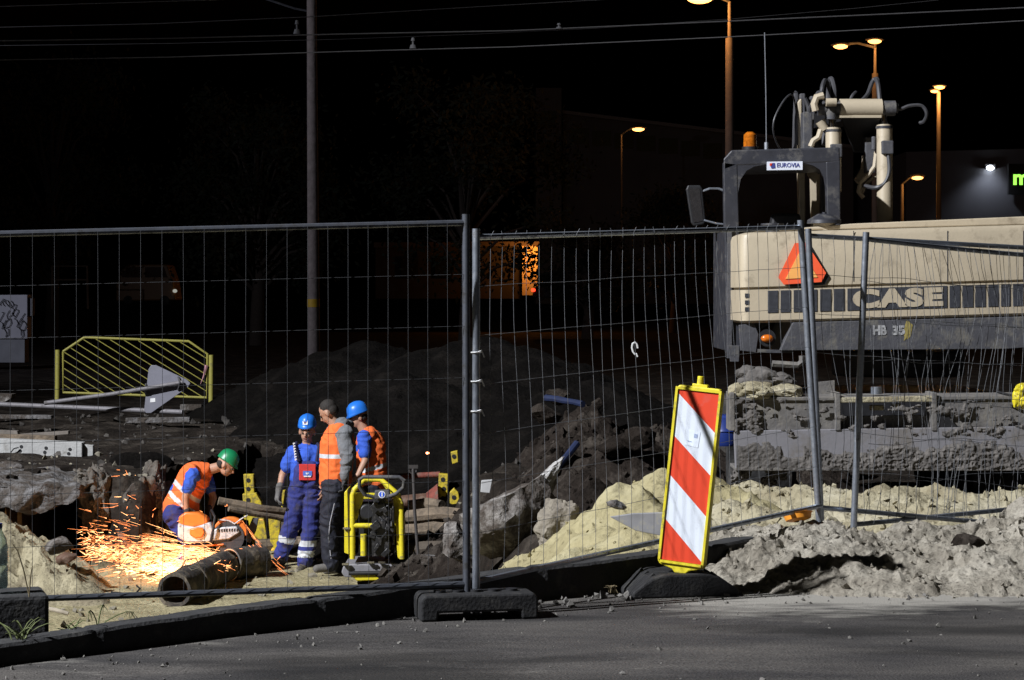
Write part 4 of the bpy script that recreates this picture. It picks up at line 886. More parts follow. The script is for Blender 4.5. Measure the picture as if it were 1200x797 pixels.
# --- bending worker with the saw: facing right
def J(px,py,d): return W(px,py,d)
P1=thing('person','worker in green helmet and orange vest bending down over the cut-off saw','person',W(211,692,24.2))
d=24.2
hc=J(265,545,d); fc=(.86,-.12,-.50); up=(.50,.05,.86)
C,E_,_=head(hc,fc,up,1.02)
sh1=J(226,556,d-.20); sh2=J(240,556,d+.20); el1=J(217,583,d-.22); el2=J(250,583,d+.18); w1=J(219,603,d-.22); w2=J(245,601,d+.10)
hipL=J(205,603,d-.1); hipR=J(208,603,d+.1); kL=J(226,640,d-.13); kR=J(232,638,d+.13); aL=J(208,678,d-.13); aR=J(214,678,d+.14)
spine=[J(206,600,d),J(214,578,d),J(228,560,d),J(238,553,d)]
body=blob('body',C+[(J(236,553,d),J(254,548,d),.062,.055),(spine[0],spine[2],.12,.13),(sh1,el1,.05,.042),(el1,w1,.042,.030),(sh2,el2,.05,.042),(el2,w2,.042,.030),
    (spine[2],sh1,.09,.055),(spine[2],sh2,.09,.055),(hipL,kL,.085,.055),(kL,aL,.052,.04),(hipR,kR,.085,.055),(kR,aR,.052,.04)],M_skin,P1,.010,E_)
features(hc,fc,up,P1)
hairs(hc,fc,up,P1,1.0,False)
hl,T=helmet(hc,fc,up,M_hgreen,P1,1.03)
blob('shirt',[(spine[1],spine[2],.145,.155),(spine[2],spine[3],.15,.09),(spine[2],sh1,.12,.075),(spine[2],sh2,.12,.075),(sh1,sh1.lerp(el1,.62),.076,.064),(sh2,sh2.lerp(el2,.62),.076,.064)],M_blue,P1,.011)
def vestmat(bands,skip=None):
    def f(p):
        for q,n_,hw in bands:
            if abs((p-q).dot(n_))<hw: return 1
        return 0
    return f
ax=(spine[2]-spine[0]).normalized(); 
blob('vest',[(spine[0]+ax*.03,spine[2],.168,.178),(spine[2],spine[3],.178,.11),(spine[2]+Vector((0,-.08,0)),sh1+Vector((-.02,.05,.03)),.11,.085),(spine[2]+Vector((0,.08,0)),sh2+Vector((-.02,-.05,.03)),.11,.085),(spine[1]+Vector((.05,0,-.04)),J(226,606,d),.13,.07)],
     [M_orange,M_reflect],P1,.011,matfn=vestmat([(spine[0].lerp(spine[2],.32),(ax+Vector((.25,0,0))).normalized(),.024),(spine[0].lerp(spine[2],.62),(ax+Vector((.25,0,0))).normalized(),.024)]))
blob('trousers',[(hipL,kL,.125,.092),(kL,aL+Vector((0,0,.06)),.09,.072),(hipR,kR,.125,.092),(kR,aR+Vector((0,0,.06)),.09,.072),(hipL,hipR,.13,.13),(spine[0],spine[1],.13,.135)],M_navy,P1,.012)
for a_,k in ((aL,0),(aR,1)):
    f_=Vector((1,0,0)); blob('boot',[(a_+Vector((0,0,.08)),a_+Vector((0,0,-.02)),.06,.055),(a_+Vector((0,0,-.04)),a_+f_*.16+Vector((0,0,-.055)),.055,.045)],M_boot,P1,.011)
blob('glove',hand(w1,w1+Vector((.05,0,-.1)),(.2,1,0),1.15,1.2)+[(w1-Vector((0,0,-.05)),w1,.038,.036)],M_glove,P1,.006)
blob('glove',hand(w2,w2+Vector((.0,-.03,-.1)),(1,0,-.3),1.15,1.1)+[(w2-Vector((0,0,-.05)),w2,.038,.036)],M_glove,P1,.006)

# --- worker in blue dungarees facing the camera
d=24.6
P2=thing('person','worker in blue dungarees with red chest pocket facing the camera in a blue helmet','person',W(345,668,d))
hc=J(360,505.5,d); fc=(-.12,-1,-.10); up=(0,-.1,1)
C,E_,_=head(hc,fc,up,1.08)
shA=J(343,531,d); shB=J(377,530,d); elA=J(331,557,d); elB=J(382,556,d); wA=J(327,575,d-.08); wB=J(379,574,d-.12)
hA=J(350,580,d); hB=J(366,580,d); kA=J(341,618,d-.03); kB=J(364,620,d-.03); aA=J(330,652,d); aB=J(357,660,d-.05)
ch=J(360,540,d); wa=J(358,565,d)
blob('body',C+[(J(360,517,d),J(360,526,d),.055,.062),(ch,wa,.09,.09),(ch+Vector((0,0,.08)),shA,.07,.055),(ch+Vector((0,0,.08)),shB,.07,.055),(shA,elA,.05,.043),(elA,wA,.042,.031),(shB,elB,.05,.043),(elB,wB,.042,.031),
    (hA,kA,.085,.055),(kA,aA,.052,.04),(hB,kB,.085,.055),(kB,aB,.052,.04)]+hand(wB,wB+Vector((-.02,-.03,-.12)),(-1,.3,0),1.0,.5),M_skin,P2,.0095,E_)
features(hc,fc,up,P2,1.08); hairs(hc,fc,up,P2,1.0,False)
hl,T=helmet(hc+Vector((0,0,.020)),fc,up,M_hblue,P2,1.04)
mb=MB(); q=[T@Vector((x,.117 - (z-.02)*.45,z)) for x,z in ((-.026,.018),(.026,.018),(.03,.05),(.018,.07),(-.018,.07),(-.03,.05))]; mb.pris(q,(0,-.006,0)); em=mb.build('helmet_badge',mat('badge_white',(.75,.75,.75),.5),hl,False)
mb=MB(); q=[T@Vector((x,.124 - (z-.02)*.45,z)) for x,z in ((-.013,.03),(.013,.03),(.013,.05),(0,.058),(-.013,.05))]; mb.pris(q,(0,-.003,0)); mb.build('badge_mark',mat('badge_dark',(.08,.02,.05),.5),hl,False)
blob('shirt',[(ch,wa,.0,.0)] and [(ch+Vector((-.07,0,0)),wa+Vector((-.06,0,0)),.115,.11),(ch+Vector((.07,0,0)),wa+Vector((.06,0,0)),.115,.11),(ch+Vector((0,0,.05)),J(360,525,d),.13,.075),(J(352,530,d),shA,.085,.078),(J(368,530,d),shB,.085,.078),(shA,shA.lerp(elA,.62),.080,.070),(shB,shB.lerp(elB,.62),.080,.070)],M_blue,P2,.011)
blob('trousers',[(J(354,566,d),hA,.135,.125),(J(363,566,d),hB,.135,.125),(hA,kA,.125,.092),(kA,aA+Vector((0,0,.02)),.092,.082),(hB,kB,.125,.092),(kB,aB+Vector((0,0,.02)),.092,.082)],[M_navy,M_reflect],P2,.011,
     matfn=vestmat([(J(330,637,d),Vector((.25,0,1)).normalized(),.036),(J(359,633,d)+Vector((0,0,0)),Vector((.1,0,1)).normalized(),.0)]) if False else (lambda p:(1 if ((p.x<W(346,0,d).x and abs(p.z-W(0,632,d).z+ .25*(p.x-W(335,0,d).x))<.036) or (p.x>W(346,0,d).x and (abs(p.z-W(0,636,d).z)<.036 or abs(p.z-W(0,648,d).z)<.036))) else 0)))
bib=blob('bib',[(J(352,552,d-.09),J(352,566,d-.06),.075,.09),(J(368,552,d-.09),J(367,566,d-.06),.075,.09),(J(353,545,d-.10),J(366,545,d-.10),.05,.05)],M_navy,P2,.011)
for a_,b_ in (((350,541),(345,522)),((371,541),(374,523))):
    MB().tube([J(*a_,d-.155),J((a_[0]+b_[0])/2,(a_[1]+b_[1])/2,d-.145),J(*b_,d-.085),J(b_[0]+(2 if a_[0]<360 else -2),b_[1]-3,d),J(b_[0]+4,b_[1]+6,d+.13)],.020,6).build('strap',M_navyd,P2)
mb=MB(); mb.pris([J(350.5,544,d-.178),J(370,544,d-.178),J(370,563,d-.168),J(350.5,563,d-.168)],(0,.02,0)); pk=mb.build('chest_pocket',mat('red_pocket',(.55,.035,.03),.85,0,.12,20),P2,False,.006)
mb=MB(); mb.pris([J(355,552,d-.181),J(365.5,552,d-.181),J(365.5,557.5,d-.181),J(355,557.5,d-.181)],(0,.004,0)); mb.build('pocket_emblem',mat('emblem_blue',(.07,.16,.55),.6),pk,False)
mb=MB(); mb.plate([(356,557.6),(364.5,557.6),(364.5,559),(356,559)],d-.182,.004); mb.plate([(358,554),(362,554),(361,556),(359,556)],d-.184,.004); mb.build('emblem_white',mat('badge_white',(.75,.75,.75),.5),pk,False)
mb=MB()
for k in range(7):
    x=343.2+k*.35; y=519+k*3.1; mb.plate([(x,y),(x+2.4,y-.2),(x+2.6,y+1.0),(x+1.2,y+1.2),(x+1.3,y+2.1),(x+.2,y+2.2)],d-.128-.012*k,.004)
mb.build('shirt_lettering',mat('badge_white',(.75,.75,.75),.5),P2,False)
for a_,fx in ((aA,-.10),(aB,-.04)): blob('boot',[(a_+Vector((0,0,.06)),a_+Vector((0,0,-.03)),.062,.058),(a_+Vector((0,0,-.05)),a_+Vector((fx,-.16,-.065)),.058,.048)],M_boot,P2,.011)
blob('glove',hand(wA,wA+Vector((-.01,-.05,-.13)),(1,0,-.1),1.35,.6)+[(wA+Vector((.01,0,.05)),wA,.044,.042)],mat('grey_glove',(.12,.115,.11),.9,0,.3,25,.004,60),P2,.006)

# --- hoodie worker, turned to the left, back half to the camera
d=24.0
P3=thing('person','bareheaded man in grey hoodie and orange vest turned away beside the compactor','person',W(390,672,d))
hc=J(385,483,d); fc=(-.84,.22,-.58); up=(-.25,.0,1)
C,E_,_=head(hc,fc,up,1.06)
shF=J(391,508,d+.17); shN=J(404,508,d-.15); elN=J(407,536,d-.24); wN=J(404,562,d-.22); elF=J(386,536,d+.22); wF=J(382,560,d+.12)
hA=J(391,572,d-.09); hB=J(396,572,d+.09); kA=J(385,617,d-.12); kB=J(397,617,d+.12); aA=J(388,658,d-.12); aB=J(396,660,d+.12)
ch=J(397,520,d); wa=J(394,560,d)
blob('body',C+[(hc+Vector((.02,0,-.06)),J(396,502,d),.058,.066),(ch,wa,.14,.12),(shN,elN,.05,.043),(elN,wN,.042,.031),(shF,elF,.05,.043),(elF,wF,.042,.031),(ch+Vector((0,0,.05)),shN,.09,.055),(ch+Vector((0,0,.05)),shF,.09,.055),
    (hA,kA,.085,.055),(kA,aA,.052,.04),(hB,kB,.085,.055),(kB,aB,.052,.04)]+hand(wF,wF+Vector((-.05,-.0,-.12)),(0,-1,0),1.0,.5),M_skin,P3,.010,E_)
features(hc,fc,up,P3,1.06); hairs(hc,fc,up,P3,1.07,True)
blob('hoodie',[(ch,wa,.165,.155),(ch+Vector((0,0,.04)),J(397,505,d),.15,.10),(ch+Vector((0,0,.06)),shN,.12,.088),(ch+Vector((0,0,.06)),shF,.12,.088),(shN,elN,.088,.070),(elN,wN+Vector((0,0,.04)),.070,.050),(shF,elF,.088,.070),(elF,wF+Vector((0,0,.04)),.070,.05),
    (J(401,499,d-.05),J(407,503,d+.05),.085,.07),(J(396,499,d+.08),J(407,500,d+.05),.07,.075)],M_grey,P3,.011,smooth=2)
zt_=W(0,534,d).z
blob('vest',[(ch+Vector((-.015,0,0)),J(393,562,d),.185,.178),(ch+Vector((0,0,.05)),J(396,506,d),.170,.115),(ch+Vector((0,.06,.04)),shF+Vector((.03,-.02,.02)),.14,.10),(ch+Vector((0,-.03,.06)),shN+Vector((-.05,.06,.03)),.12,.09)],
     [M_orange,M_reflect],P3,.011,matfn=lambda p:1 if abs(p.z-zt_)<.024 else 0)
blob('trousers',[(J(393,562,d),hA,.15,.135),(J(395,562,d),hB,.15,.135),(hA,kA,.130,.098),(kA,aA+Vector((0,0,-.02)),.096,.085),(hB,kB,.122,.092),(kB,aB+Vector((0,0,-.02)),.090,.082)],M_dark,P3,.011)
MB().tube([J(392,590,d-.235),J(387,612,d-.222),J(385,630,d-.215),J(388,655,d-.206)],.006,5).build('trouser_piping',mat('piping_grey',(.35,.35,.38),.8),P3)
for a_,fx in ((aA,-.15),(aB,-.12)): blob('shoe',[(a_+Vector((0,0,.03)),a_+Vector((0,0,-.05)),.055,.052),(a_+Vector((0,0,-.06)),a_+Vector((fx,-.06,-.072)),.052,.044)],mat('grey_shoe',(.13,.12,.11),.8,0,.3,20),P3,.011)
blob('glove',hand(wN,wN+Vector((.0,-.02,-.12)),(-1,0,0),1.15,.7)+[(wN+Vector((0,0,.04)),wN,.040,.038)],M_glove,P3,.006)

# --- worker behind him
d=25.2
P4=thing('person','worker in blue helmet and blue shirt under orange vest behind the hooded man','person',W(432,665,d))
hc=J(420,489,d); fc=(-.93,-.25,-.30); up=(-.15,0,1)
C,E_,_=head(hc,fc,up,1.0)
shN=J(427,513,d-.15); shF=J(430,513,d+.18); elN=J(428,540,d-.22); wN=J(420,556,d-.28); elF=J(434,540,d+.2); wF=J(424,558,d+.1)
hA=J(435,575,d-.08); hB=J(437,575,d+.1); kA=J(431,615,d-.1); kB=J(438,615,d+.12); aA=J(434,652,d-.1); aB=J(440,652,d+.12)
ch=J(433,522,d); wa=J(435,562,d)
blob('body',C+[(hc+Vector((.02,0,-.06)),J(428,507,d),.056,.064),(ch,wa,.13,.12),(shN,elN,.05,.043),(elN,wN,.042,.031),(shF,elF,.05,.043),(elF,wF,.042,.031),(ch+Vector((0,0,.04)),shN,.09,.055),(ch+Vector((0,0,.04)),shF,.09,.055),
    (hA,kA,.085,.055),(kA,aA,.052,.04),(hB,kB,.085,.055),(kB,aB,.052,.04)]+hand(wN,wN+Vector((-.06,0,-.06)),(0,0,-1),1.0,.5),M_skin,P4,.010,E_)
features(hc,fc,up,P4); hairs(hc,fc,up,P4,1.0,False); helmet(hc,fc,up,M_hblue,P4,1.08)
blob('shirt',[(ch,wa,.15,.14),(ch+Vector((0,0,.04)),J(430,509,d),.13,.075),(ch+Vector((0,0,.05)),shN,.11,.082),(ch+Vector((0,0,.05)),shF,.11,.082),(shN,shN.lerp(elN,.66),.084,.072),(shF,shF.lerp(elF,.66),.084,.072)],M_blue,P4,.011)
z1=W(0,549,d).z; z2=W(0,562,d).z
blob('vest',[(ch+Vector((.02,0,0)),J(436,566,d),.165,.178),(ch+Vector((.0,0,.04)),J(432,509,d),.155,.095),(ch+Vector((.03,-.03,.05)),shN+Vector((.05,.05,.03)),.11,.08),(ch+Vector((.03,.05,.04)),shF+Vector((0,-.04,.02)),.13,.09)],
     [M_orange,M_reflect],P4,.011,matfn=lambda p:1 if (abs(p.z-z1-.25*(p.x-ch.x))<.024 or abs(p.z-z2-.1*(p.x-ch.x))<.02) else 0)
blob('trousers',[(hA,kA,.12,.09),(kA,aA,.09,.08),(hB,kB,.12,.09),(kB,aB,.09,.08),(J(436,566,d),J(436,578,d),.14,.135)],M_dark,P4,.012)
for a_ in (aA,aB): blob('boot',[(a_+Vector((0,0,.04)),a_+Vector((0,0,-.06)),.055,.052),(a_+Vector((0,0,-.06)),a_+Vector((-.15,-.02,-.072)),.052,.044)],M_boot,P4,.011)

# ------------------------------------------------------------------ cut-off saw
d=24.0
S=thing('cutoff_saw','orange and white petrol cut-off saw held by the bending worker','cut-off saw',W(235,635,d))
def PL(px,th,dd=0,m=None,name='part',bev=.01,par=None): return MB().plate(px,d+dd,th).build(name,m,par or S,True,bev)
PL([(209,606),(217,600),(232,601),(243,607),(244,615),(226,619),(213,624),(209,617)],.16,-.08,M_sor,'handle_cover',.02)
PL([(208,613),(216,616),(228,618),(246,612),(250,620),(249,636),(220,637),(208,630)],.22,-.11,M_swh,'engine_housing',.02)
PL([(222,620),(231,618),(238,619),(240,624),(237,630),(229,631),(222,627)],.04,-.14,M_sor,'starter_cover',.012)
PL([(246,622),(260,618),(277,617),(281,624),(268,632),(247,634)],.12,-.09,M_swh,'belt_arm',.012)
c=J(270,624,d-.01)
mb=MB(); n=28; R1=.185; vs=[]
pts=[]
for k in range(n+1):
    a=R(-12)+R(190)*k/n; pts.append(c+Vector((-R1*math.cos(a)*1.0*-1,0,R1*math.sin(a)*.92)))
pts += [c+Vector((-.06,0,-.05))]
mb.pris([p+Vector((0,-.035,0)) for p in pts],(0,.09,0)); mb.build('disc_guard',M_sor,S,True,.012)
mb=MB(); dc=c+Vector((-.015,-.05,-.045)); mb.cyl(dc,dc+Vector((0,.008,0)),.17,n=32); mb.cyl(dc+Vector((0,-.012,0)),dc+Vector((0,.02,0)),.035,n=16); mb.build('cutting_disc',M_disc,S)
mb=MB(); mb.tube([J(246,638,d-.13),J(250,620,d-.14),J(252,606,d-.12),J(248,598,d),J(247,600,d+.12),J(248,620,d+.14)],.014,8); mb.build('front_handle',M_black,S)
mb=MB(); mb.tube([J(255,609,d-.06),J(268,610,d-.06),J(275,614,d-.07),J(283,608,d-.06),J(290,604,d-.05)],.008,6); mb.build('guard_lever',M_swh,S)
mb=MB(); mb.tube([J(214,640,d-.08),J(235,640,d-.08),J(262,638,d-.08)],.010,6); mb.tube([J(214,640,d+.08),J(240,640,d+.08)],.010,6); split_build(mb,'skid_bar',M_sor,S)
text('saw_lettering','STIHL',J(269,622,d)+Vector((0,-.135,0)),.17,.045,M_black,S,.01,.002,-.2) if False else None
mb=MB(); 
for k in range(8):
    x=256+k*3; y=622.5-k*.25+(k*.12)**2*1.2; mb.plate([(x,y-2),(x+1.9,y-2.2),(x+1.7,y+1.8),(x+1.0,y+1.9),(x+.9,y),(x,y+1.6)],d-.093,.003)
mb.build('saw_lettering',M_black,S,False)
# ------------------------------------------------------------------ pipes
def pipe(name,label,a,b,Ro,Ri,m,seed=0,jag=.0,coat=True):
    a=Vector(a); b=Vector(b); u,v=basis(b-a); n=40; K=26; mb=MB()
    def ringpts(f,r,jj=0): 
        p=a.lerp(b,f); out=[]
        for i in range(n):
            t=2*math.pi*i/n; dr=1+.05*mnoise.noise(Vector((math.cos(t)*2,math.sin(t)*2,f*6+seed)))*(1 if r==Ro else .3)
            dr+= .035*mnoise.noise(Vector((math.cos(t)*6,math.sin(t)*6,f*20+seed)))*(1 if r==Ro else 0)
            out.append(p+u*(r*dr*math.cos(t))+v*(r*dr*math.sin(t)))
        return out
    R_=[ringpts(k/K,Ro) for k in range(K+1)]+[ringpts(1-k/6,Ri) for k in range(7)]
    for r in R_: mb.v += [tuple(x) for x in r]
    m_=len(R_)
    for j in range(m_):
        for i in range(n): j2=(j+1)%m_; mb.f.append((j*n+i,j*n+(i+1)%n,j2*n+(i+1)%n,j2*n+i)); mb.m.append(0)
    o=mb.build(name,m); return tag(o,label,'pipe')
M_pipe=mat('tarred_pipe',(.035,.030,.026),.85,0,.4,6,.02,16,dirt=(.17,.14,.10),damt=.44,dscale=5)
a=W(204,694,21.3); b=W(262,660,23.5); 
for P_ in (a,b): P_.z=gz(P_.x,P_.y)+.155
pipe('pipe','long muddy pipe lying on the sand with its open end towards the fence',a,b,.165,.135,M_pipe,1)
c0=b+(b-a).normalized()*.06+Vector((.06,0,.02)); 
pipe('pipe','short cut-off piece of pipe with a bright sawn rim, right of the long pipe',c0,c0+Vector((.28,.34,0)),.17,.145,M_pipe,4)
mb=MB(); mb.ring(c0,Vector((.28,.34,0)),.158,.008,36,6); o=mb.build('cut_rim',mat('bright_cut_steel',(.55,.52,.5),.3,.8,.1,30)); tag(o,'bright sawn steel ring at the cut of the pipe','ring')
mb=MB(); q=a.lerp(b,.1)+Vector((0,0,.17)); mb.tube([q,q+Vector((.06,0,.1)),q+Vector((.16,0,.12)),q+Vector((.2,0,.03)),q+Vector((.12,0,.0)),q+Vector((.05,.05,.05))],.007,6); mb.ring(a.lerp(b,.3),(b-a),.175,.008,28,5)
tag(mb.build('rope',mat('old_rope',(.10,.08,.06),.95)),'loop of old rope tied round the long pipe','rope')
# sparks
rg=random.Random(11); mb=MB(); src=J(262,646,24.0); 
def spark(p,dr,l,r,mi): 
    dr=dr.normalized(); mb.cyl(p,p+dr*l,r,r*.35,4,mi)
for i in range(1300):
    tx=min(1.1,rg.random()**1.25*1.05); px=262-tx*155+rg.gauss(0,5)
    cy=667-8*tx-22*max(0,tx-.6); sp=4+15*tx
    py=cy-abs(rg.gauss(0,1))*sp*.8+rg.gauss(0,4); dd=23.3+rg.gauss(0,.28); p=J(px,py,dd); g_=gz(p.x,p.y)+.01
    if p.z<g_: p.z=g_+abs(rg.gauss(0,.03))
    ang=math.atan2(src.z-p.z,src.x-p.x)+rg.gauss(0,.55); dr=Vector((-math.cos(ang),rg.gauss(0,.2),-math.sin(ang)*.4-.12+rg.gauss(0,.3)))
    spark(p,dr,rg.uniform(.015,.085),rg.uniform(.0012,.0030),0 if rg.random()<.5 else 1)
for i in range(420):
    px=205+rg.gauss(0,27); p=J(px,668+rg.gauss(0,5),23.2+rg.uniform(-.3,.3)); g_=gz(p.x,p.y)+.008; p.z=max(p.z,g_)
    spark(p,Vector((-1,rg.gauss(0,.2),rg.gauss(0,.25))),rg.uniform(.02,.08),rg.uniform(.002,.006),0)
for i in range(420):
    st_=J(262,652,23.75)+Vector((rg.gauss(0,.04),rg.gauss(0,.06),rg.gauss(0,.03))); aim=J(110+rg.gauss(0,18),645+rg.gauss(0,20),23.3+rg.gauss(0,.4)); v=(aim-st_); f=rg.random()**1.1; l=rg.uniform(.06,.20)
    p=st_+v*f+Vector((0,0,.09*math.sin(math.pi*f)-.10*f*(1-f))); g_=gz(p.x,p.y)+.006; p.z=max(p.z,g_); spark(p,v+Vector((0,0,(.3-.5*f)*v.length*.3)),l,rg.uniform(.0007,.0017),0 if f<.6 else 1)
for i in range(30):
    f=rg.random(); px=284+f*44; py=612+f*56+rg.gauss(0,1.0+2.5*f); p=J(px,py,23.85+rg.uniform(-.1,.1)); spark(p,Vector((.75,rg.gauss(0,.1),-1+.5*f)),rg.uniform(.04,.13),rg.uniform(.0007,.0016),1)
for i in range(40): p=J(rg.uniform(105,330),rg.uniform(580,665),23.6+rg.uniform(-.5,.4)); spark(p,Vector((rg.gauss(0,1),0,rg.gauss(0,.6))),rg.uniform(.02,.05),.0028,1)
tag(mb.build('sparks',[emit('spark_hot',(1.0,.50,.20),4.5),emit('spark_orange',(1.0,.30,.09),2.6)],None,False),'spray of glowing orange sparks thrown left from the saw',kind='stuff')
lamp('spark_glow','POINT',J(205,655,23.4),12,(1.0,.42,.16),.25)
mb=MB(); mb.tube([J(408,529,23.9)]*1+[J(502,522,27)],.001,4) if False else None
p=J(501,531,27); o=MB().ell(p,(.022,.02,.015),8,6).build('flying_spark',emit('spark_far',(1,.35,.15),6)); tag(o,'single glowing spark in the dark right of the blue helmet','spark')

# ------------------------------------------------------------------ plate compactor
d=22.6
K_=thing('plate_compactor','yellow plate compactor with black engine standing on the sand by the workers','plate compactor',W(437,684,d))
def KP_(px,dd,th,m,name,bev=.006,par=None): return MB().plate(px,d+dd,th).build(name,m,par or K_,True,bev)
KP_([(402,664),(410,661),(472,662),(477,668),(475,676),(404,677),(400,671)],0,.7,M_blade,'base_plate',.012)
KP_([(411,674),(470,673),(462,680),(418,681)],-.02,.5,M_yel,'skid_plate',.01)
mb=MB(); mb.tube([J(409,672,d-.03),J(474,671,d-.03)],.022,10); mb.build('front_bar',M_black,K_)
mb=MB()
mb.tube([J(413,655,d-.02),J(413,580,d-.02),J(415,574,d-.02),J(427,562,d+.04),J(446,562,d+.04),J(466,579,d-.02),J(470,590,d-.02),J(471,655,d-.02)],.028,10)
mb.tube([J(413,616,d-.02),J(436,616,d-.02)],.026,10); mb.build('roll_frame',M_yel,K_)
KP_([(403.5,577),(407,574),(409,650),(403.5,648)],.02,.5,M_yel,'side_plate')
KP_([(414,578),(440,578),(437,585),(426,585),(418,610),(415,610)],.03,.05,M_yel,'front_plate')
KP_([(449,562),(468,578),(470,612),(456,618),(455,612),(461,606),(461,585),(447,566)],.03,.06,M_yel,'front_plate')
KP_([(463,610),(472,610),(472.5,655),(466,655)],.02,.5,M_yel,'side_plate')
mb=MB(); mb.tube([J(426,651,d),J(426,626,d)],.032,10); mb.build('damper',M_yel,K_)
g1=MB(); g1.plate([(420,588),(458,588),(460,612),(458,650),(420,650),(418,612)],d+.12,.45); g1.cyl(J(430,600,d+.02),J(430,600,d+.2),.085,n=20); en=g1.build('engine',M_black,K_,True,.02)
rgk=random.Random(4); g2=MB(); g2.plate([(438,584),(452,584),(456,596),(452,606),(457,618),(456,652),(436,652),(435,615)],d-.01,.2)
for i in range(26): g2.box(J(rgk.uniform(436,458),rgk.uniform(588,650),d+rgk.uniform(-.06,.1)),(rgk.uniform(.03,.09),.06,rgk.uniform(.03,.10)),(0,rgk.uniform(0,1),0))
for i in range(9): g2.cyl(J(rgk.uniform(436,462),rgk.uniform(590,640),d-.08),J(rgk.uniform(436,462),rgk.uniform(590,640),d+.02),.014,n=8)
g2.build('engine_block',mat('glossy_engine_black',(.02,.02,.022),.3,0,.3,30,dirt=(.07,.06,.05),damt=.4,dscale=30),en,True,.004)
mb=MB(); mb.tube([J(463,640,d+.1),J(468,625,d+.1),J(464,615,d+.1)],.03,8); mb.cyl(J(462,640,d+.2),J(474,640,d+.2),.12,n=16); mb.build('exciter',M_black,K_)
mb=MB(); mb.tube([J(428,580,d-.16),J(421,570,d-.2),J(421.5,562,d-.22),J(426,559,d-.22),J(468,559,d-.22),J(473.5,563,d-.22),J(473,571,d-.2),J(464,579,d-.16),J(455,582,d-.14)],.020,10); mb.tube([J(428,580,d-.16),J(440,583,d-.12)],.018,8); mb.build('handle',M_guard,K_)
cb=KP_([(439,575),(456.5,574),(457,584),(439,585)],-.15,.12,M_guard,'control_box',.008)
mb=MB(); cc=J(447.5,579.5,d-.153); mb.cyl(cc,cc+Vector((0,-.004,0)),.036,n=20,mi=0); mb.cyl(cc+Vector((0,-.004,0)),cc+Vector((0,-.006,0)),.028,n=20,mi=1); mb.build('round_decal',[mat('badge_white',(.75,.75,.75),.5),mat('decal_blue',(.03,.10,.60),.4)],cb,False)
MB().plate([(447,577),(448.4,577),(448.4,582),(447,582)],d-.163,.002).build('decal_mark',mat('badge_white',(.75,.75,.75),.5),cb,False)
mb=MB()
for x,y in ((434.5,660),(447.5,660),(405,662),(465,663),(406,620)): mb.cyl(J(x,y,d-.05),J(x,y,d+.02),.02,n=8); mb.box(J(x,y-1,d-.04),(.07,.03,.02))
split_build(mb,'bolt',M_chrome,K_,True)
# T handled tool behind the compactor
mb=MB(); mb.tube([J(491,665,21.9),J(486,600,22.0),J(484,548,22.1)],.016,8); mb.box(J(484,547,22.1),(.10,.035,.035)); mb.tube([J(480,547,22.1),J(480,553,22.1),J(484,556,22.1),J(488,553,22.1),J(488,547,22.1)],.010,6)
tag(mb.build('shovel',mat('dark_tool_steel',(.035,.03,.028),.7,0,.3,20)),'dark long-handled tool with a T grip standing right of the compactor','shovel')

# ------------------------------------------------------------------ trench shoring and timber
def shore(label,pl,d,th=.12,holes=()):
    t=thing('shoring_post',label,'shoring post',W(pl[0][0],pl[0][1],d),'yellow steel shoring in the pit'); MB().plate(pl,d,th).build('steel_plate',M_yel3,t,False,.008)
    mb=MB()
    for x,y in holes: mb.cyl(W(x,y,d)+Vector((0,-.006,0)),W(x,y,d)+Vector((0,.004,0)),.026,n=14)
    if holes: split_build(mb,'bolt_hole',M_black,t,False)
    return t
shore('short yellow shoring post with two holes beside the green helmet',[(285,556),(297,556),(298,580),(287,580)],26.4,.12,[(291,563),(291,573)])
shore('broad slanting yellow shoring plate behind the saw disc',[(284,579),(300,578),(306,588),(314,637),(296,640),(291,610),(286,609)],26.2,.12,[(291,586),(292,597)])
shore('upright yellow shoring plate left of the dungarees worker',[(314,604),(329,604),(326,648),(318,650)],26.0)
shore('thin yellow shoring plate between the worker and broad plate',[(330,575),(334,575),(330,606),(329,606)],26.3)
shore('tall yellow shoring post with four holes at the end of the red struts',[(514,555),(525,556),(524,597),(513,598)],25.4,.12,[(519,562),(520,573),(519,584),(519,592)])
shore('square yellow shoring shoe left of the paired fence posts',[(527,577),(532,572),(537,577),(539,588),(532,593),(527,590)],25.2,.12,[(532,583)])
shore('yellow bracket higher up in the dark left of the paired fence posts',[(528,530),(536,528),(537,542),(530,544)],26.5,.1,[(532,535)])
t=thing('strut','thin rusty red shoring strut running behind the compactor','strut',W(450,560,25.6)); MB().tube([W(452,559,25.6),W(516,556,25.5)],.034,10).build('tube',M_redrust,t)
t=thing('strut','thick rusty strut with a red flared end below the thin strut','strut',W(455,590,25.3)); MB().tube([W(452,590,25.3),W(505,585,25.3)],.075,14).build('tube',M_rust,t); MB().cyl(W(500,585,25.3),W(514,584,25.3),.075,.17,18).build('flared_end',M_redrust,t)
def log(label,pts,r,seed,m=M_wood,cat='timber',name='log'):
    P=[]; 
    for i in range(len(pts)-1):
        for k in range(6): f=k/6; P.append(W(*[pts[i][j]*(1-f)+pts[i+1][j]*f for j in range(3)]))
    P.append(W(*pts[-1])); P=[p+Vector((0,0,.012*mnoise.noise(p*3+Vector((seed,0,0))))) for p in P]
    rr=[r*(1+.18*mnoise.noise(p*5+Vector((0,seed,0)))) for p in P]
    return tag(MB().tube(P,rr,9).build(name,m),label,cat)
log('long pale pole lying across the pit behind the saw, upper of the two',[(256,587,25.2),(300,596,25.3),(345,601,25.6),(400,604,26)],.055,1)
log('thin pole just below the long pole, behind the dungarees worker',[(268,596,25.1),(310,604,25.3),(345,610,25.5)],.035,2)
log('thick upper timber beam at the right end of the pit, right of the compactor',[(478,606,24.2),(520,602,24),(548,604,23.8)],.075,3)
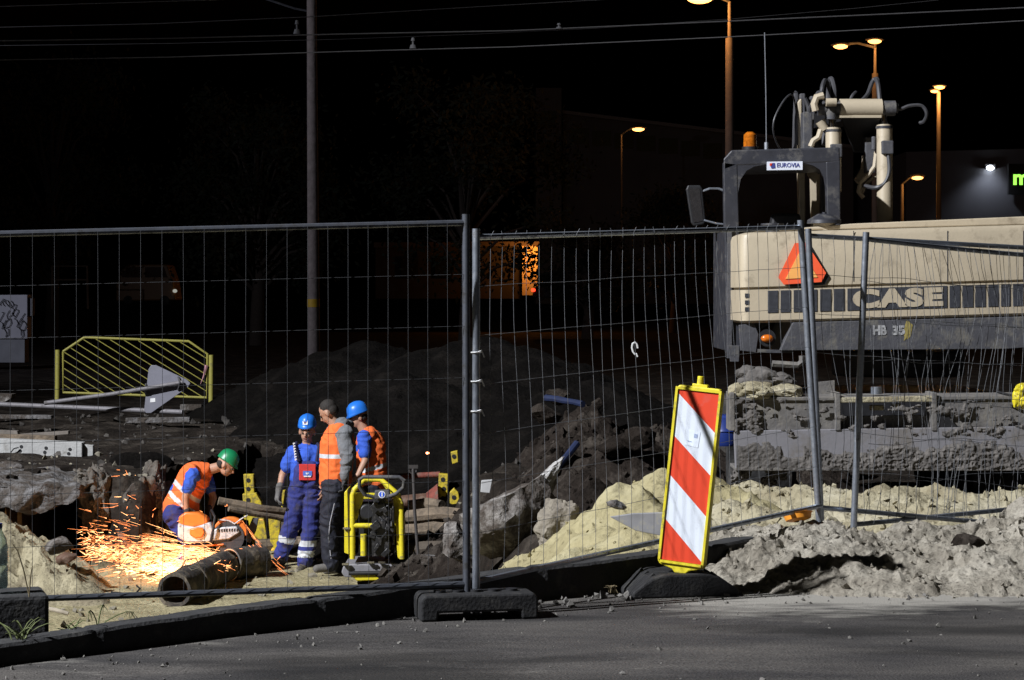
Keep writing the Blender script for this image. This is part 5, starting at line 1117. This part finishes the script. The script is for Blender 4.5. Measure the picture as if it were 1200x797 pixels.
log('yellowish round timber under the struts right of the compactor',[(478,592,24.6),(500,590,24.6),(518,592,24.4)],.06,4)
log('lower timber beam at the right end of the pit',[(472,624,23.6),(510,620,23.6),(535,622,23.4)],.085,5)
log('dark bottom timber just above the fence rail right of the compactor',[(470,644,22.8),(520,641,22.6),(545,646,22.4)],.07,6,mat('wet_timber',(.07,.055,.04),.85,0,.3,9,.008,30))
log('timber beam low behind the two standing workers',[(300,640,26),(350,636,26.2),(405,640,26)],.08,7)
def plank(label,px,d,th,m,cat='plank',name='plank',bev=.006):
    return tag(MB().plate(px,d,th).build(name,m,None,False,bev),label,cat)
plank('grey board standing behind the dungarees worker, below the poles',[(312,612),(352,612),(350,624),(312,622)],26.4,.05,M_wood)
plank('grey length of debris at the foot of the rubble, right of the compactor',[(492,652),(528,655),(528,663),(494,662)],20.9,.2,M_asph,'rubble piece','rubble_piece')
plank('white board stuck upright behind the pale concrete',[(564,563),(577,562),(574,578),(563,577)],22.5,.03,mat('white_board',(.45,.45,.45),.7,0,.1,10))
o=plank('dark slanting grooved board behind the cutting disc',[(288,625),(296,607),(303,607),(300,622),(293,637),(288,634)],24.6,.04,M_guard)
log('long thin stick lying on the sand under the pipe end',[(172,723,20.9),(215,722,20.7),(260,720,20.7),(345,716,20.9)],.02,8,mat('pale_stick',(.30,.26,.20),.9),'stick','stick')
log('short pale stick beside the concrete block',[(50,712,19.9),(70,716,19.6),(80,719,19.6)],.02,9,mat('pale_stick',(.30,.26,.20),.9),'stick','stick')
log('hooked wire end lying on the sand left of the pipe',[(160,686,21.6),(164,690,21.5),(158,697,21.4),(130,694,21.4)],.008,10,M_black,'wire','wire')
# sleepers and planks on the old street
t=thing('slotted_beam','white concrete beam with paired holes lying on the bank at left','beam',W(50,535,27.2))
mb=MB(); mb.plate([(-60,512),(96,519),(96,538),(-60,527)],27.2,.22); mb.plate([(98,521),(109,522),(109,534),(98,536)],27.28,.1); mb.build('beam',mat('white_concrete',(.37,.37,.36),.85,0,.15,5,.006,30,dirt=(.2,.19,.17),damt=.36,dscale=6),t,False,.008)
mb=MB()
for x in (25,54,82): 
    for dy in (0,5): y=523.5+dy+(x-25)*.055; mb.cyl(W(x-dy*.3,y,27.2)+Vector((0,-.004,0)),W(x-dy*.3,y,27.2)+Vector((0,.004,0)),.022,n=10)
split_build(mb,'hole',M_black,t,False)
MB().tube([W(13,530,27.17),W(16,526,27.15),W(22,524.5,27.17)],.008,5).build('wire_loop',M_black,t)
plank('grey plank lying just behind the slotted white beam',[(-40,508),(64,511),(65,518),(-40,517)],28.6,.15,M_wood)
plank('short end of a worn plank above the grey plank at left',[(-40,503),(20,505),(21,509),(80,505),(80,509),(40,512),(-40,509)],30,.12,mat('worn_plank',(.16,.14,.12),.9,0,.3,8))
plank('pale slab corner at left edge above the lying poles',[(-30,461),(14,462),(13,467),(4,472),(-30,471)],34,.3,M_conc,'slab','slab')
plank('row of old kerb blocks right of the lying poles',[(147,490),(222,489),(222,495),(147,496)],33,.12,M_asph,'kerb blocks','kerb_blocks')
plank('pale kerb piece behind the foot of the yellow railing',[(211,474),(236,474),(236,481),(211,481)],35.6,.15,M_conc,'kerb piece','kerb_piece')
plank('long low kerb stone across the old street at left',[(-40,486),(60,487),(60,491),(-40,491)],32,.2,M_asph,'kerb stone','kerb_stone')
# lying posts and fallen triangular sign
M_pole=mat('grey_pole',(.20,.19,.20),.6,.2,.15,14,dirt=(.1,.09,.08),damt=.4,dscale=12)
tag(MB().tube([W(-20,473,33.6),W(120,479,33.4),W(214,483,33.2)],.038,10).build('lying_pole',M_pole),'long grey steel pole lying flat on the ground below the yellow railing','pole')
t=thing('traffic_sign','fallen triangular road sign seen from its grey back, leaning on its pole','traffic sign',W(52,474,33.2))
MB().tube([W(52,472.5,33.0),W(130,462,33.05),W(214,448,33.1)],.033,10).build('pole',M_pole,t)
MB().plate([(174,433),(177,428),(183,428),(219,445),(223,449),(220,454),(177,484),(171,484),(169,480)],33.16,.02).build('triangle_plate',M_signback,t,False,.004)
mb=MB(); mb.plate([(176,467),(182,466.5),(182,471),(176,471.5)],33.155,.003); mb.build('label_sticker',mat('badge_white',(.75,.75,.75),.5),t,False)
mb=MB(); mb.tube([W(209,442,33.15),W(211,449,33.05),W(209,457,33.15)],.018,6); mb.tube([W(171,450,33.15),W(170,457,33.05),W(171,463,33.15)],.014,6); split_build(mb,'clamp',M_guard,t)
# yellow railing
d=35.5
t=thing('railing','yellow tube railing with diagonal bars standing on the torn up street','railing',W(158,478,d))
for (x,yt,yb) in ((67.5,410,471),(247.5,416,487)): MB().cyl(W(x,yt,d),W(x+(-.5),yb,d),.038,n=12).build('railing_post',M_yel2,t)
fr=[(74,412),(98,396),(100,395.5),(221,400),(243,415),(242,466),(74,460)]
mb=MB(); mb.tube([W(x,y,d) for x,y in fr]+[W(74,412,d)],.020,8); mb.build('railing_frame',M_yel2,t)
mb=MB()
def inside_line(x0,y0):   # bars slope down to the right at a constant pitch
    s=.62; out=[]
    def top(x): 
        if x<98: return 412+(x-74)*(-16/24)
        if x<221: return 396+(x-98)*(4/123)
        return 400+(x-221)*(15/22)
    pts=[]
    xx=x0
    for k in range(400):
        x=74+k*.425; y=y0+(x-x0)*s
        if x<=243 and y>=top(x) and y<=460+(x-74)*.035: pts.append((x,y))
    return pts
for k in range(-4,12):
    pts=inside_line(74+k*15.5,412)
    if len(pts)>6: mb.tube([W(*pts[0],d),W(*pts[-1],d)],.007,6)
mb.build('railing_bars',M_yel2,t)
mb=MB(); mb.tube([W(242,428,d-.05),W(239,440,d-.06),W(235,450,d-.05)],[.03,.012,.004],5); tag(mb.build('warning_tape',mat('tape_pinkish',(.5,.25,.28),.7)),'scrap of red and white tape tied to the railing','tape')
# electrical cabinet with graffiti
d=58
t=thing('street_cabinet','grey street cabinet with scribbles on its white door at the left edge','cabinet',W(0,424,d))
MB().plate([(-60,346),(32,345.5),(32,397),(-60,397)],d,.5).build('door',mat('cabinet_white',(.42,.41,.45),.6,0,.12,2),t,False,.01)
MB().plate([(-58,397),(29,397),(29,425),(-58,425)],d+.05,.5).build('plinth',mat('plinth_grey',(.25,.25,.27),.8,0,.15,3),t,False,.01)
MB().plate([(32,348),(37,350),(37,370),(32,371)],d+.1,.4).build('side_box',mat('plinth_grey',(.25,.25,.27),.8),t,False)
rgq=random.Random(8); mb=MB()
for k in range(10):
    x=2+k*2.9; y=370+12*math.sin(k); pts=[W(x+3*math.sin(a*1.3+k),y-6+a*3.2+2*math.cos(a*2+k),d-.03) for a in range(7)]; mb.tube(pts,.010,4)
for k in range(5): x=2+k*3; mb.tube([W(x+2*math.cos(a+k),350+a*2+k*.6,d-.03) for a in range(5)],.010,4)
mb.build('scribble',mat('scribble_black',(.03,.03,.03),.7),t,False)

# ------------------------------------------------------------------ utility pole, wires, street lamps
d=58
t=thing('utility_pole','tall wooden utility pole with a yellow band in the dark at left','utility pole',W(368,430,d))
MB().cyl(W(368,436,d),W(365,-40,d),.165,.125,18).build('pole',mat('pole_wood',(.30,.25,.23),.9,0,.25,6,.01,12),t)
MB().cyl(W(367.5,360,d),W(367.4,350.5,d),.166,.165,18).build('yellow_band',mat('band_yellow',(.65,.40,.03),.6),t)
mb=MB(); mb.tube([W(366,14,d),W(345,10,d),W(300,-5,d)],.03,6); mb.build('bracket_arm',M_guard,t)
def wire(label,pts,d,r=.011):
    P=[W(*p,d+ (p[0]-600)*.004) for p in pts]; out=[]
    for i in range(len(P)-1):
        for k in range(5): out.append(P[i].lerp(P[i+1],k/5))
    out.append(P[-1]); o=MB().tube(out,r,5).build('overhead_wire',mat('overhead_wire',(.45,.44,.45),.5,.1)); return tag(o,label,'overhead wire','overhead wires across the night sky')
wire('topmost overhead wire at the left, running out of the top edge',[(-40,9),(120,4),(250,0),(420,-8)],47,.008)
wire('faint second overhead wire from the top left',[(-40,33),(180,28),(360,20),(560,8),(700,0),(800,-8)],48,.009)
wire('brightest overhead wire spanning the whole sky',[(-40,48.5),(200,45),(400,40),(600,36),(850,25),(1050,16),(1240,7)],46,.013)
wire('thin overhead wire close beneath the brightest one',[(-40,54),(200,51),(400,46),(560,40),(700,33),(860,22),(1000,10),(1100,0)],49,.006)
wire('lowest overhead wire crossing behind the orange lamp post',[(-40,71),(200,67),(400,60.5),(600,55),(850,43.5),(1050,33),(1240,22)],45,.010)
def insul(label,x,y,d,h=.28):
    p=W(x,y,d); mb=MB(); mb.cyl(p,p+Vector((0,0,h*.35)),.075,.05,10); mb.cyl(p+Vector((0,0,h*.35)),p+Vector((0,0,h*.7)),.02,n=8); mb.cyl(p+Vector((0,0,h*.7)),p+Vector((0,0,h)),.045,.03,10)
    return tag(mb.build('insulator',mat('porcelain',(.5,.5,.52),.2)),label,'insulator','insulators on the overhead wires')
insul('white insulator on the bright wire just left of the utility pole',348,40,45.1); insul('small insulator between two wires right of the utility pole',484,57,44.6,.22); insul('tiny insulator on the bright wire above the tower',655,34,46.2,.12)
M_lamp=emit('sodium_lamp',(1.0,.40,.07),26); M_lampc=emit('sodium_core',(1,.40,.10),5)
M_lpole=mat('concrete_lamp_post',(.27,.23,.20),.85,0,.15,5)
def street(label,px,ybase,ytop,d,r,heads,power,split=None):
    t=thing('street_lamp',label,'street lamp',W(px,ybase,d),'sodium street lamps in the distance')
    if split: MB().cyl(W(px,ybase,d),W(px,split,d),r,r*.85,14).cyl(W(px,split,d),W(px,ytop,d),r*.42,r*.35,10).build('post',M_lpole,t)
    else: MB().cyl(W(px,ybase,d),W(px,ytop,d),r,r*.6,14).build('post',M_lpole,t)
    for hx,hy,sz in heads:
        mb=MB(); a=W(px,ytop,d); b=W(hx,hy-2,d-.1); mb.tube([a,a.lerp(b,.5)+Vector((0,0,.12)),b],r*.35,6); mb.ell(W(hx,hy-1.5,d),(sz*1.15,sz*.7,sz*.32),12,8); hd=mb.build('lamp_head',M_guard,t)
        mb=MB(); mb.ell(W(hx,hy,d-.05),(sz*.85,sz*.6,sz*.36),12,8); mb.build('bulb',M_lampc,hd)
        l=lamp('sodium_light','POINT',W(hx,hy+3,d)-Vector((0,.8,.3)),power,(1,.42,.10),.25)
    return t
street('tall orange-lit lamp post rising behind the cab, its head above the frame top',855,440,2,72,.16,[(820,-2,.5)],260,45)
street('twin-headed street lamp above the boom',1025.5,440,56,92,.15,[(985,54,.36),(1025,48,.34)],70,86)
street('tall street lamp with two stacked heads right of the boom',1100,430,108,118,.17,[(1101,102,.34),(1095,107,.24)],150)
street('short street lamp behind the counterweight, right of the boom cylinder',1057,420,216,120,.14,[(1075,208,.38)],60)
street('distant street lamp above the factory roof',728,360,158,150,.10,[(748,151,.5)],40)
# ------------------------------------------------------------------ dim buildings far behind
M_wallg=mat('grey_facade',(.16,.15,.15),.9,0,.15,.3); M_wallo=mat('plaster_facade',(.45,.34,.22),.9,0,.12,.3)
def building(label,pts,d,dep,m,windows=(),cat='building',roof=True,name='building'):
    x0=min(p[0] for p in pts); t=thing(name,label,cat,W(x0,HY+20,d))
    MB().plate(pts,d,dep).build('wall',m,t,False)
    for (a,b,c,e) in windows:
        f=MB().plate([(a,b),(c,b),(c,e),(a,e)],d-.08,.06).build('window',M_glass,t,False)
    return t
bd_=building('dark factory hall with a sloping roof line behind the utility wires',[(660,131),(850,153),(1000,172),(1000,356),(660,356)],170,30,M_wallg,[(668+i*26,150+i*3,690+i*26,168+i*3) for i in range(7)])
MB().plate([(659,129),(1001,170),(1001,174),(659,133)],169.6,31).build('roof_edge',mat('roof_edge',(.30,.28,.27),.8),bd_,False)
building('dark block tower at the left end of the factory hall',[(628,103),(658,103),(658,356),(628,356)],168,12,mat('tower_facade',(.18,.16,.15),.9,0,.1,.3),[(634,130,652,150),(634,170,652,190)])
bo=building('low plastered house with an orange-lit corner left of the second fence panel',[(440,290),(612,288),(612,350),(440,350)],112,10,mat('brown_facade',(.016,.011,.009),.9,0,.15,.3),[(470,300,490,325),(510,300,530,325)])
MB().plate([(612,284),(630,284),(630,346),(612,346)],111.5,4).build('lit_corner',M_wallo,bo,False)
MB().plate([(438,284),(632,283),(632,288),(438,290)],111.4,11).build('roof',mat('roof_dark',(.05,.035,.03),.9),bo,False)
lamp('porch_light','POINT',W(622,296,110.3),270,(1,.36,.06),.2)
br=building('large grey shop building with a white floodlight at the right edge',[(1062,178),(1290,172),(1290,420),(1062,420)],150,30,mat('shop_facade',(.13,.13,.145),.85,0,.08,.4))
mb=MB(); c=W(1160,197,149.8); mb.box(c+Vector((0,.05,.1)),(.7,.4,.3)); fl=mb.build('floodlight',M_guard,br); MB().ell(c+Vector((0,-.15,0)),(.24,.15,.17),12,8).build('floodlight_bulb',emit('white_bulb',(.85,.92,1.0),30),fl)
lamp('shop_floodlight','SPOT',W(1160,198,148.6),150,(.8,.87,1),.15,tuple(W(1163,300,151)),125,.8)
sg=thing('shop_sign','dark shop sign with a glowing green letter cut by the right edge','shop sign',W(1215,215,149.4))
MB().plate([(1182,192),(1290,192),(1290,228),(1182,228)],149.3,.35).build('sign_board',M_black,sg,False)
text('sign_letter','m',W(1196.5,210.5,149.27),18/F*149.3,12.5/F*149.3,emit('green_sign',(.35,1.0,.10),1.6),sg,.03,.03)
# parked vehicles far behind
def vehicle(name,label,body,win,wheels,d,th,m,cat,lights=()):
    t=thing(name,label,cat,W(wheels[0][0],wheels[0][1]+wheels[0][2],d)); MB().plate(body,d,th).build('body',m,t,False,.06)
    for wv in win: MB().plate(wv,d-.03,.04).build('window',M_glass,t,False)
    for (x,y,r) in wheels:
        for q in (0,th-.25): MB().cyl(W(x,y,d+q-.03),W(x,y,d+q+.25),r/F*d,n=20).build('wheel',M_tyre,t)
    for (x,y,m_) in lights: MB().ell(W(x,y,d-.06),(.10,.05,.08),8,6).build('tail_light',m_,t)
    return t
vehicle('parked_van','dull orange van parked in the dark far behind the railing',[(136,336),(140,318),(150,310),(196,310),(203,330),(206,352),(136,353)],[[(143,320),(152,313),(166,313),(166,325),(143,325)],[(170,313),(192,313),(196,325),(170,325)]],[(150,352,5.5),(193,352,5.5)],95,1.9,mat('van_orange',(.25,.12,.04),.5,0,.1,1),'van',[(205,341,emit('van_lamp',(.8,.8,.7),.4))])
vehicle('parked_car','dark parked car with one glowing red tail light behind the fence',[(624,349),(625,338),(631,334),(638,328),(655,327),(664,334),(675,338),(676,350)],[[(634,334),(640,330),(648,330),(648,335)],[(650,330),(655,330),(661,335),(650,335)]],[(634,349,4),(666,349,4)],100,1.7,mat('car_dark',(.02,.02,.025),.25,0,.1,1,coat=.5),'car',[(625,340,emit('tail_red',(1,.03,.01),5))])
# sign frame by the road at left
t=thing('sign_frame','thin empty post frame standing in the dark above the railing','sign frame',W(62,360,88)); mb=MB(); mb.tube([W(61,362,88),W(61,312,88),W(102,312,88),W(103,362,88)],.045,6); mb.tube([W(61,328,88),W(102,328,88)],.035,6); mb.build('frame',mat('frame_brown',(.2,.13,.09),.8),t)
# blue pipes and scrap in the rubble
log('bright blue hose end lying high in the dark rubble',[(640,466,23.9),(655,468,23.7),(683,474,23.3)],.035,21,M_bluedull,'hose','hose')
log('dark blue pipe slanting down through the rubble',[(648,555,22.6),(660,540,22.8),(676,520,23)],.04,22,M_bluedull,'pipe','blue_pipe')
log('short blue pipe behind the paired fence posts',[(526,520,29),(545,524,28.6),(580,524,28.2)],.04,23,M_bluedull,'pipe','blue_pipe')
# ------------------------------------------------------------------ trees
def tree(label,px,ybase,d,h,rad,n,seed):
    rg=random.Random(seed); b=W(px,ybase,d); b.z=-.3; t=thing('tree',label,'tree',b,'dark trees behind the site'); mb=MB()
    mb.tube([b,b+Vector((.1,0,h*.3)),b+Vector((-.1,.1,h*.6)),b+Vector((.1,0,h*.9))],[.28,.22,.14,.04],10)
    cl=[]
    for i in range(26):
        a=rg.uniform(0,6.28); z=h*rg.uniform(.32,1.0); rr=rad*rg.uniform(.25,1)*math.sqrt(max(.08,1-abs((z/h-.62)/.5)**2)); q=b+Vector((math.cos(a)*rr,math.sin(a)*rr,z)); cl.append((q,rad*rg.uniform(.2,.38)))
        mb.tube([b+Vector((0,0,z*.6)),(b+Vector((0,0,z*.8))).lerp(q,.5),q],[.08,.05,.015],5)
    mb.build('trunk',M_bark,t)
    vs=[];fs=[]
    for i in range(n):
        q,r=cl[rg.randrange(len(cl))]; o=Vector((rg.gauss(0,1),rg.gauss(0,1),rg.gauss(0,.8)))*r*.55; p=q+o; s=rg.uniform(.07,.16); u=Vector((rg.gauss(0,1),rg.gauss(0,1),rg.gauss(0,1))).normalized(); v=u.orthogonal().normalized()
        k=len(vs); vs += [p+u*s,p+v*s*.5,p-u*s,p-v*s*.5]; fs.append((k,k+1,k+2,k+3))
    mb=MB(); mb.add(vs,fs); 
    me=mb.mesh('crown'); link('crown',me,M_leaf,t,False); return t
tree('broad dark tree filling the sky between utility pole and factory tower',545,345,80,9.5,3.6,9000,1)
tree('dark tree just left of the utility pole',300,345,84,9.0,3.4,7000,2)
tree('dark tree at the far left above the cabinet',60,345,90,10.5,4.2,8000,3)
tree('small tree whose leaves show against the orange-lit house corner',688,345,96,4.6,1.9,4200,4)
tree('low dark tree in front of the factory hall',790,345,110,6.6,3.2,6000,5)
